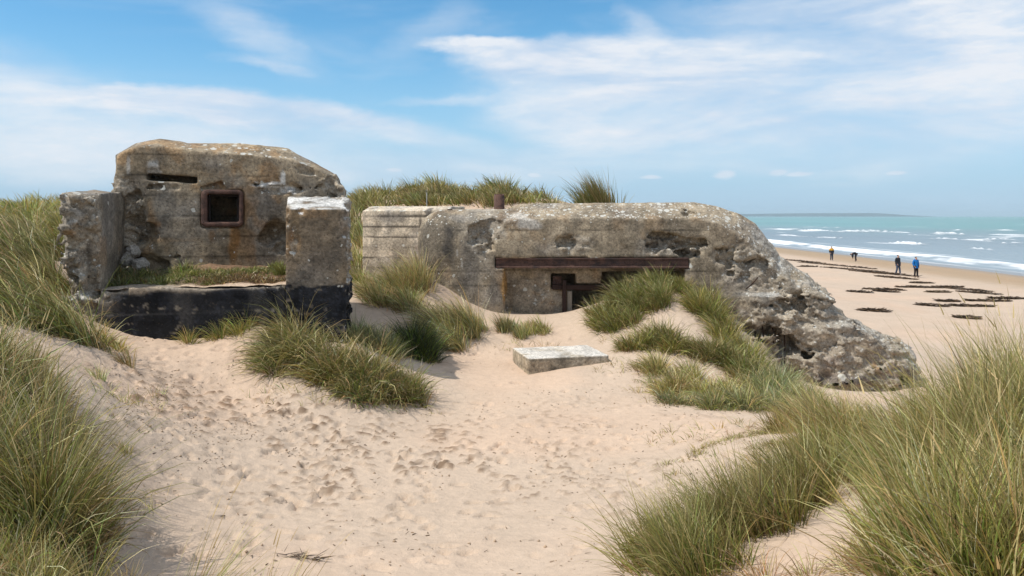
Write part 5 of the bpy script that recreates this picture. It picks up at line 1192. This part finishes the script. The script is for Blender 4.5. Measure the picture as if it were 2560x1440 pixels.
# moss and weeds on the soil behind the base wall
def soil_z(x, y):
    dx = x - FA.o[0]; dy = y - FA.o[1]; u = dx * FA.c + dy * FA.s; v = -dx * FA.s + dy * FA.c
    return sill_soil(u, np.clip(v, 0.2, 1.6))
def sp_(px, v, rx, ry, w=None, hf=1.0):
    u, _ = FA.pix(px, 690, v); q = FA.world(np.array([[u, v, 0]]))[0]
    return (q[0], q[1], rx, ry, rx * ry if w is None else w, hf)
MOSS = np.array([.11, .14, .025])
grass('weed_patch', 'green weeds and moss along the ledge under the bunker window', 'weeds', [sp_(400, .9, .25, .14), sp_(455, 1.1, .18, .18, None, 1.8), sp_(560, .85, .5, .12), sp_(640, 1.1, .3, .15), sp_(380, 1.25, .12, .1, None, 1.6), sp_(500, .75, .6, .25, None, .9), sp_(620, .9, .5, .3, None, .9), sp_(420, .7, .3, .2)], 9500, 0.14, 0.2, math.pi, 0.9, (0.4, 1.2), ((MOSS, .6), (GREEN, .25), (STRAW, .15)), 0.010, 0.08, zfn=soil_z, seed=43, tufts_per=30, dead=.2)
grass('weed_patch', 'taller green weeds in the corner beside the pillar', 'weeds', [sp_(695, 1.15, .12, .15), sp_(705, .8, .06, .1)], 900, 0.22, 0.2, math.pi, 0.7, (0.4, 1.2), ((MOSS, .6), (GREEN, .4)), 0.010, 0.08, zfn=soil_z, seed=44, tufts_per=30, dead=.1)
grass('weed_patch', 'dark weeds in the broken corner beside the wing wall', 'weeds', [sp_(290, 1.2, .12, .2, None, 1.2), sp_(320, 1.0, .18, .2), sp_(350, .9, .15, .15), sp_(335, 1.2, .15, .12, None, 1.5), sp_(300, .8, .15, .2)], 3200, 0.17, 0.2, math.pi, 0.9, (0.4, 1.2), ((np.array([.06, .085, .025]), .6), (GREEN, .3), (BROWN, .1)), 0.011, 0.08, zfn=soil_z, seed=45, tufts_per=30)
grass('weed_patch', 'reddish brown dead moss bank on the ledge between window and base wall', 'weeds', [sp_(560, .55, .35, .10), sp_(640, .55, .4, .10), sp_(690, .5, .2, .1), sp_(600, .65, .6, .12)], 6500, 0.12, 0.1, -1.3, 0.9, (0.5, 1.6), ((np.array([.15, .085, .05]), .6), (BROWN, .3), (STRAW, .1)), 0.010, 0.07, zfn=soil_z, seed=46, tufts_per=30, dead=.4)

# ------------------------------------------------------------------ driftwood, straw litter, seaweed
def strand_heap(name, label, cat, x0, y0, lx, ly, n, ln, width, cols, rot=0.0, seed=1, group=None, mat=None, height=0.06, kind=None):
    rg = np.random.default_rng(seed)
    t = rg.uniform(-1, 1, n); s = rg.normal(0, 0.35, n) * (1 - 0.6 * np.abs(t)) * (0.6 + 0.7 * np.abs(np.sin(t * 4.3 + seed))); lx2 = lx; t = np.sign(t) * np.abs(t) ** 1.25
    u = t * lx2; v = s * ly + 0.12 * ly * np.sin(t * 3 + seed)
    x = x0 + u * math.cos(rot) - v * math.sin(rot); y = y0 + u * math.sin(rot) + v * math.cos(rot)
    z = gz(x, y) + rg.uniform(0.0, height, n) * (1 - 0.5 * np.abs(t))
    lumpy = np.clip(vnoise(t * 7 + seed * 1.7, 0 * t, 0 * t, seed) + 0.15, 0, 1); z = z + height * 1.1 * lumpy * rg.random(n)
    az = rot + rg.normal(0, 0.7, n) + math.pi * (rg.random(n) < 0.5)
    ci = rg.integers(0, len(cols), n); c = np.array(cols)[ci] * rg.uniform(0.6, 1.4, (n, 1))
    V, C, Q, T = blade_arrays(np.c_[x, y, z], ln * rg.uniform(0.5, 1.3, n), az, rg.uniform(1.30, 1.58, n) - 0.10 * lumpy, rg.uniform(0.0, 0.22, n), width * rg.uniform(0.6, 1.4, n), c, c, 4, rg)
    o = mesh_np(name, V, Q, T, mat=mat or M_WEED, cols=C, smooth=False)
    return tag(o, label, cat, group, kind)
WEED = [(0.075, 0.048, 0.027), (0.05, 0.034, 0.022), (0.13, 0.08, 0.042)]
SW = [  # column, row, half width px, depth m, label
    (2000, 653, 26, 1.6, 'thin dark seaweed streak nearest the fallen concrete on the upper beach'),
    (2030, 657, 14, 1.4, 'short thick end of the streak nearest the fallen concrete'),
    (2018, 667, 20, 0.5, 'faint straight thread of seaweed just below the streak nearest the fallen concrete'),
    (2090, 664, 46, 1.3, 'long dark seaweed line starting below the yellow jacketed walker'),
    (2150, 676, 50, 1.6, 'broad middle stretch of the seaweed line below the stooping walker'),
    (2205, 684, 40, 1.4, 'last heaped stretch of the seaweed line at the feet of the walker in black'),
    (2238, 695, 24, 1.0, 'small seaweed lump just below the feet of the walker in black'),
    (2305, 708, 22, 0.9, 'short seaweed lump just below the walker in blue'),
    (2300, 719, 52, 0.7, 'straight seaweed streak a step below the walker in blue'),
    (2210, 725, 44, 0.5, 'thin level seaweed thread left of the streak below the walker in blue'),
    (2215, 730, 22, 0.35, 'broken lower edge of the level seaweed thread'),
    (2150, 731, 24, 0.3, 'faint thread of seaweed on bare sand at the left of the level thread'),
    (2370, 718, 30, 0.8, 'loose seaweed wisp right of the streak below the walker in blue'),
    (2405, 724, 34, 0.8, 'curved seaweed line trailing right and down from the walkers'),
    (2448, 733, 24, 0.8, 'heaped end of the curved seaweed line'),
    (2345, 731, 22, 0.7, 'pale brown thin tangle under the curved seaweed line'),
    (2515, 747, 36, 0.6, 'seaweed strip touching the right edge of the view'),
    (2470, 753, 46, 0.5, 'thick dark seaweed bar just below the strip at the right edge'),
    (2370, 754, 22, 0.35, 'small flat seaweed flake left of the thick bar'),
    (2330, 765, 32, 0.45, 'dark seaweed patch left of the long pair above open sand'),
    (2428, 766, 48, 0.45, 'long dark seaweed patch right of the pair above open sand'),
    (2183, 778, 27, 0.45, 'lone star shaped seaweed patch on the open sand beside the broken ledge'),
    (2418, 796, 20, 0.4, 'lowest small seaweed wisp on the open beach at the right'),
]
for i, (px, py, hw, dm, lab) in enumerate(SW):
    x, y, z = on_ray(px, py, 20, 160)
    lx = hw / F * y
    rot = {3: 0.0}.get(i, 0.0)
    slope = -0.20 if i in (0, 3, 4, 5, 6, 13, 14) else 0.0
    # lines that drop to the right in the photo come towards the viewer
    if slope: rot = math.atan2(-(0.16 * hw) / (py - HY) * y * 1.0, lx)
    ly = 0.55 * max(dm, 0.3)
    strand_heap('seaweed_clump', lab, 'seaweed', x, y, lx / max(math.cos(rot), 0.18), ly, int(320 + 16 * hw), 0.36, 0.055, WEED if i != 15 else [(0.14, 0.10, 0.06)], rot, 100 + i, 'seaweed washed up on the beach', height=0.035)
tx, ty, tz = on_ray(762, 1397)
strand_heap('dry_twig', 'small dry dark twig of roots lying on the near sand', 'twig', tx, ty, 0.16, 0.05, 60, 0.10, 0.006, [(0.07, 0.045, 0.03), (0.12, 0.08, 0.05)], -0.1, 301, height=0.03)

def build_litter():
    rg = np.random.default_rng(77); P = []
    while len(P) < 1800:
        px = rg.uniform(230, 1900); py = rg.uniform(870, 1440)
        dens = 0.16 + 1.0 * math.exp(-((px - 500) / 260) ** 2 - ((py - 1000) / 150) ** 2)
        if py > 1180: dens *= 0.3
        cl = 0.5 + 0.5 * float(vnoise(np.array([px * 0.02]), np.array([py * 0.035]), np.array([0.0]), 9)[0])
        if rg.random() < dens * sstep(0.40, 0.75, cl) * 1.3: P.append((px, py))
    P = np.array(P); Y = 2.5 * F / (P[:, 1] - HY); X = (P[:, 0] - CX) / F * Y; ok = np.ones(len(X), bool)
    X = X + rg.normal(0, 0.03, len(X)); Y = Y + rg.normal(0, 0.05, len(X)); n = len(X)
    c = np.array([(0.17, 0.115, 0.072), (0.11, 0.075, 0.047), (0.22, 0.155, 0.10)])[rg.integers(0, 3, n)] * rg.uniform(0.7, 1.3, (n, 1))
    V, C, Q, T = blade_arrays(np.c_[X, Y, gz(X, Y) + 0.003], rg.uniform(0.015, 0.055, n), rg.uniform(0, 6.28, n), rg.uniform(1.2, 1.5, n), rg.uniform(0, 0.4, n), rg.uniform(0.004, 0.012, n), c, c, 3, rg)
    tag(mesh_np('straw_litter', V, Q, T, mat=M_WEED, cols=C, smooth=False), kind='stuff')
    # crumbs of caked sand round the footprints
    n = 420; idx = rg.integers(0, len(P), n); x = X[idx] + rg.normal(0, 0.07, n); y = Y[idx] + rg.normal(0, 0.10, n)
    r = rg.uniform(0.006, 0.016, n); z = gz(x, y) + r * 0.2
    base = np.array([(1, 0, 0), (-1, 0, 0), (0, 1, 0), (0, -1, 0), (0, 0, 1), (0, 0, -1)], float)
    tri = np.array([(0, 2, 4), (2, 1, 4), (1, 3, 4), (3, 0, 4), (2, 0, 5), (1, 2, 5), (3, 1, 5), (0, 3, 5)])
    V = base[None] * r[:, None, None] * rg.uniform(0.6, 1.5, (n, 6, 1)) + np.c_[x, y, z][:, None]
    T = (np.arange(n) * 6)[:, None, None] + tri[None]
    C = np.repeat(np.array([0.44, 0.325, 0.225])[None] * rg.uniform(0.75, 1.15, (n, 1)), 6, 0)
    tag(mesh_np('sand_clods', V.reshape(-1, 3), None, T.reshape(-1, 3), mat=M_SAND, cols=C, smooth=False), kind='stuff')
build_litter()

# ------------------------------------------------------------------ people on the beach
def skin_mesh(name, verts, edges, radii, mat, parent, sub=2, root=0):
    me = bpy.data.meshes.new(name); me.from_pydata([tuple(v) for v in verts], edges, [])
    ob = bpy.data.objects.new('tmp_' + name, me); COL.objects.link(ob)
    md = ob.modifiers.new('skin', 'SKIN'); md.use_smooth_shade = True
    sv = me.skin_vertices[0].data
    for i, r in enumerate(radii):
        sv[i].radius = r if isinstance(r, tuple) else (r, r)
        sv[i].use_root = (i == root)
    ob.modifiers.new('sub', 'SUBSURF').levels = sub; ob.modifiers['sub'].render_levels = sub
    dg = bpy.context.evaluated_depsgraph_get(); ev = ob.evaluated_get(dg)
    m2 = bpy.data.meshes.new_from_object(ev); bpy.data.objects.remove(ob); bpy.data.meshes.remove(me)
    m2.name = name; m2.materials.clear(); m2.materials.append(mat)
    o = bpy.data.objects.new(name, m2); COL.objects.link(o); o.parent = parent
    for p in m2.polygons: p.use_smooth = True
    return o

def build_person(px, py, H, label, jacket, trousers, hair, yaw=0.0, pose='stand', stride=0.0, yoke=None, cap=False, shoe=(0.03, 0.03, 0.035), jlen=0.0, hood=False):
    x, y, z = on_ray(px, py, 30, 140)
    root = empty('person', (x, y, z), label, 'person', 'walkers on the beach'); root.rotation_euler = (0, 0, yaw)
    s = H / 1.75
    skin = plain('skin_tone', (0.42, 0.25, 0.18), 0.6, 40, 0.05)
    jm = plain('jacket_cloth', jacket, 0.8, 12, 0.15); tm = plain('trouser_cloth', trousers, 0.9, 12, 0.15); hm = plain('hair_dark', hair, 0.8); shm = plain('shoe_leather', shoe, 0.7)
    # figure faces -y in its own axes
    if pose == 'stand':
        J = dict(pel=(0, 0, .95), sp=(0, .01, 1.15), ch=(0, .02, 1.36), nk=(0, .0, 1.49), hd=(0, -.02, 1.60), tp=(0, -.01, 1.70),
                 shl=(.19, .02, 1.41), ell=(.27, .05, 1.13), wrl=(.20, -.07, .95), shr=(-.19, .02, 1.41), elr=(-.27, .05, 1.13), wrr=(-.20, -.07, .95),
                 hil=(.095, 0, .90), knl=(.10, -.03 - stride * .5, .49), anl=(.105, .0 - stride, .09), tol=(.115, -.15 - stride, .035),
                 hir=(-.095, 0, .90), knr=(-.10, -.02 + stride * .25, .49), anr=(-.105, .02 + stride, .09), tor=(-.115, -.13 + stride, .035))
    else:   # stooping to the sand, seen from the side: bends towards -x
        J = dict(pel=(.05, 0, .93), sp=(-.12, 0, 1.03), ch=(-.33, 0, 1.00), nk=(-.47, 0, .93), hd=(-.56, 0, .87), tp=(-.64, 0, .82),
                 shl=(-.34, -.17, .95), ell=(-.38, -.18, .66), wrl=(-.42, -.14, .40), shr=(-.34, .17, .95), elr=(-.36, .19, .67), wrr=(-.30, .14, .47),
                 hil=(.05, -.095, .90), knl=(-.03, -.11, .49), anl=(.04, -.11, .09), tol=(-.10, -.12, .035),
                 hir=(.05, .095, .90), knr=(.0, .11, .49), anr=(.07, .11, .09), tor=(-.07, .12, .035))
    J = {k: np.array(v) * s for k, v in J.items()}
    def chain(names, edges, rad, extra=()):
        vs = [J[n] for n in names]; ix = {n: i for i, n in enumerate(names)}
        return vs, [(ix[a], ix[b]) for a, b in edges], [rad[n] if isinstance(rad[n], tuple) else rad[n] * s for n in names]
    nb = ['pel', 'sp', 'ch', 'nk', 'hd', 'tp', 'shl', 'ell', 'wrl', 'shr', 'elr', 'wrr', 'hil', 'knl', 'anl', 'tol', 'hir', 'knr', 'anr', 'tor']
    eb = [('pel', 'sp'), ('sp', 'ch'), ('ch', 'nk'), ('nk', 'hd'), ('hd', 'tp'), ('ch', 'shl'), ('shl', 'ell'), ('ell', 'wrl'), ('ch', 'shr'), ('shr', 'elr'), ('elr', 'wrr'), ('pel', 'hil'), ('hil', 'knl'), ('knl', 'anl'), ('anl', 'tol'), ('pel', 'hir'), ('hir', 'knr'), ('knr', 'anr'), ('anr', 'tor')]
    rb = dict(pel=.12, sp=.11, ch=.125, nk=.055, hd=.088, tp=.075, shl=.06, ell=.042, wrl=.032, shr=.06, elr=.042, wrr=.032, hil=.085, knl=.055, anl=.04, tol=.03, hir=.085, knr=.055, anr=.04, tor=.03)
    vs, es, rs = chain(nb, eb, rb)
    # nose, ears, hands with fingers, all grown from the one body
    fw = np.array([0, -1, 0]) if pose == 'stand' else np.array([-.45, 0, -.9]); sd = np.array([1, 0, 0]) if pose == 'stand' else np.array([0, 1, 0])
    hi = nb.index('hd')
    vs.append(J['hd'] + fw * .115 * s); es.append((hi, len(vs) - 1)); rs.append(.016 * s)
    for w, e in (('wrl', 'ell'), ('wrr', 'elr')):
        dr = J[w] - J[e]; dr /= np.linalg.norm(dr); wi = nb.index(w)
        vs.append(J[w] + dr * .075 * s); pm = len(vs) - 1; es.append((wi, pm)); rs.append((.038 * s, .020 * s))
        for k in range(4):
            off = sd * (k - 1.5) * .021 * s; L = (.075, .088, .082, .062)[k] * s
            vs.append(vs[pm] + off + dr * L * .55); a = len(vs) - 1; es.append((pm, a)); rs.append(.010 * s)
            vs.append(vs[a] + (dr * .8 + fw * .35) * L * .5); es.append((a, len(vs) - 1)); rs.append(.008 * s)
        vs.append(J[w] + dr * .05 * s + sd * .045 * s); a = len(vs) - 1; es.append((wi, a)); rs.append(.011 * s)
    skin_mesh('body', vs, es, rs, skin, root)
    # jacket
    nj = ['pel', 'sp', 'ch', 'nk', 'shl', 'ell', 'wrl', 'shr', 'elr', 'wrr']
    ej = [e for e in eb if e[0] in nj and e[1] in nj]
    rj = dict(pel=.165, sp=.165, ch=.165, nk=.075, shl=.085, ell=.070, wrl=.060, shr=.085, elr=.070, wrr=.060)
    vs, es, rs = chain(nj, ej, rj)
    if pose == 'stand':
        vs.append(J['pel'] + np.array([0, 0, -.10 - jlen]) * s); es.append((0, len(vs) - 1)); rs.append(.170 * s)
    jo = skin_mesh('jacket', vs, es, rs, jm, root)
    if yoke is not None:
        me = jo.data; me.materials.append(plain('yoke_cloth', yoke, 0.8, 12, 0.1))
        for p in me.polygons:
            if p.center.z > 1.24 * s: p.material_index = 1
    # trousers
    nt = ['pel', 'hil', 'knl', 'anl', 'hir', 'knr', 'anr']; et = [e for e in eb if e[0] in nt and e[1] in nt]
    rt = dict(pel=.145, hil=.105, knl=.080, anl=.068, hir=.105, knr=.080, anr=.068)
    vs, es, rs = chain(nt, et, rt); skin_mesh('trousers', vs, es, rs, tm, root)
    for a, t in (('anl', 'tol'), ('anr', 'tor')):
        skin_mesh('shoe', [J[a] + np.array([0, 0, -.035]) * s, (J[a] + J[t]) / 2 + np.array([0, 0, -.01]) * s, J[t] + np.array([0, 0, .015]) * s], [(0, 1), (1, 2)], [.052 * s, .05 * s, .042 * s], shm, root)
    # hair or woollen cap
    up = (J['tp'] - J['hd']); up /= np.linalg.norm(up)
    c = J['hd'] + up * .075 * s - fw * .025 * s
    hv = [c - fw * .04 * s - up * .05 * s, c, c + up * .045 * s]; hr = [.082 * s, .103 * s, .075 * s]
    skin_mesh('cap' if cap else 'hair', hv, [(0, 1), (1, 2)], hr, hm, root)
    if hood:
        skin_mesh('hood', [J['nk'] + np.array([-.10, .05, .0]) * s, J['nk'] + np.array([0, .09, .02]) * s, J['nk'] + np.array([.10, .05, 0]) * s], [(0, 1), (1, 2)], [.05 * s, .065 * s, .05 * s], jm, root)
    return root
build_person(2290, 694, 1.76, 'person in a bright blue hooded jacket and dark trousers with hands in pockets', (0.006, 0.14, 0.42), (0.016, 0.012, 0.014), (0.05, 0.033, 0.025), 0.25, stride=0.03, hood=True)
build_person(2245, 687, 1.76, 'person in a black jacket, dark cap and blue jeans walking beside the one in blue', (0.020, 0.022, 0.028), (0.055, 0.075, 0.125), (0.018, 0.017, 0.018), 0.45, stride=0.13, cap=True, shoe=(0.35, 0.35, 0.36), jlen=.03)
build_person(2079, 652, 1.72, 'person standing in a black jacket with yellow shoulders near the water', (0.016, 0.016, 0.020), (0.03, 0.045, 0.08), (0.06, 0.035, 0.02), 0.1, yoke=(0.62, 0.33, 0.03), shoe=(0.3, 0.3, 0.3))
build_person(2139, 653.5, 1.72, 'person in dark clothes bending down to pick something from the sand', (0.014, 0.015, 0.02), (0.05, 0.042, 0.042), (0.10, 0.07, 0.045), 0.0, pose='bend')

# ------------------------------------------------------------------ sea air
def build_haze():
    bm = bmesh.new(); bmesh.ops.create_cube(bm, size=1)
    lo = Vector((-9000, -400, -16)); hi = Vector((18000, 18500, 62))
    for v in bm.verts: v.co = Vector([lo[i] + (hi[i] - lo[i]) * (v.co[i] + 0.5) for i in range(3)])
    me = bpy.data.meshes.new('haze'); bm.to_mesh(me); bm.free()
    m = bpy.data.materials.new('sea_air'); m.use_nodes = True; t = m.node_tree; t.nodes.clear(); k = NT(t)
    out = k.n('ShaderNodeOutputMaterial'); pv = k.n('ShaderNodeVolumePrincipled')
    pv.inputs['Color'].default_value = (0.72, 0.91, 1.0, 1); pv.inputs['Density'].default_value = HAZE; pv.inputs['Anisotropy'].default_value = 0.0
    k.l(pv.outputs[0], out.inputs['Volume']); me.materials.append(m)
    o = bpy.data.objects.new('haze', me); COL.objects.link(o); tag(o, kind='stuff')
HAZE = 1.1e-4
if HAZE: build_haze()
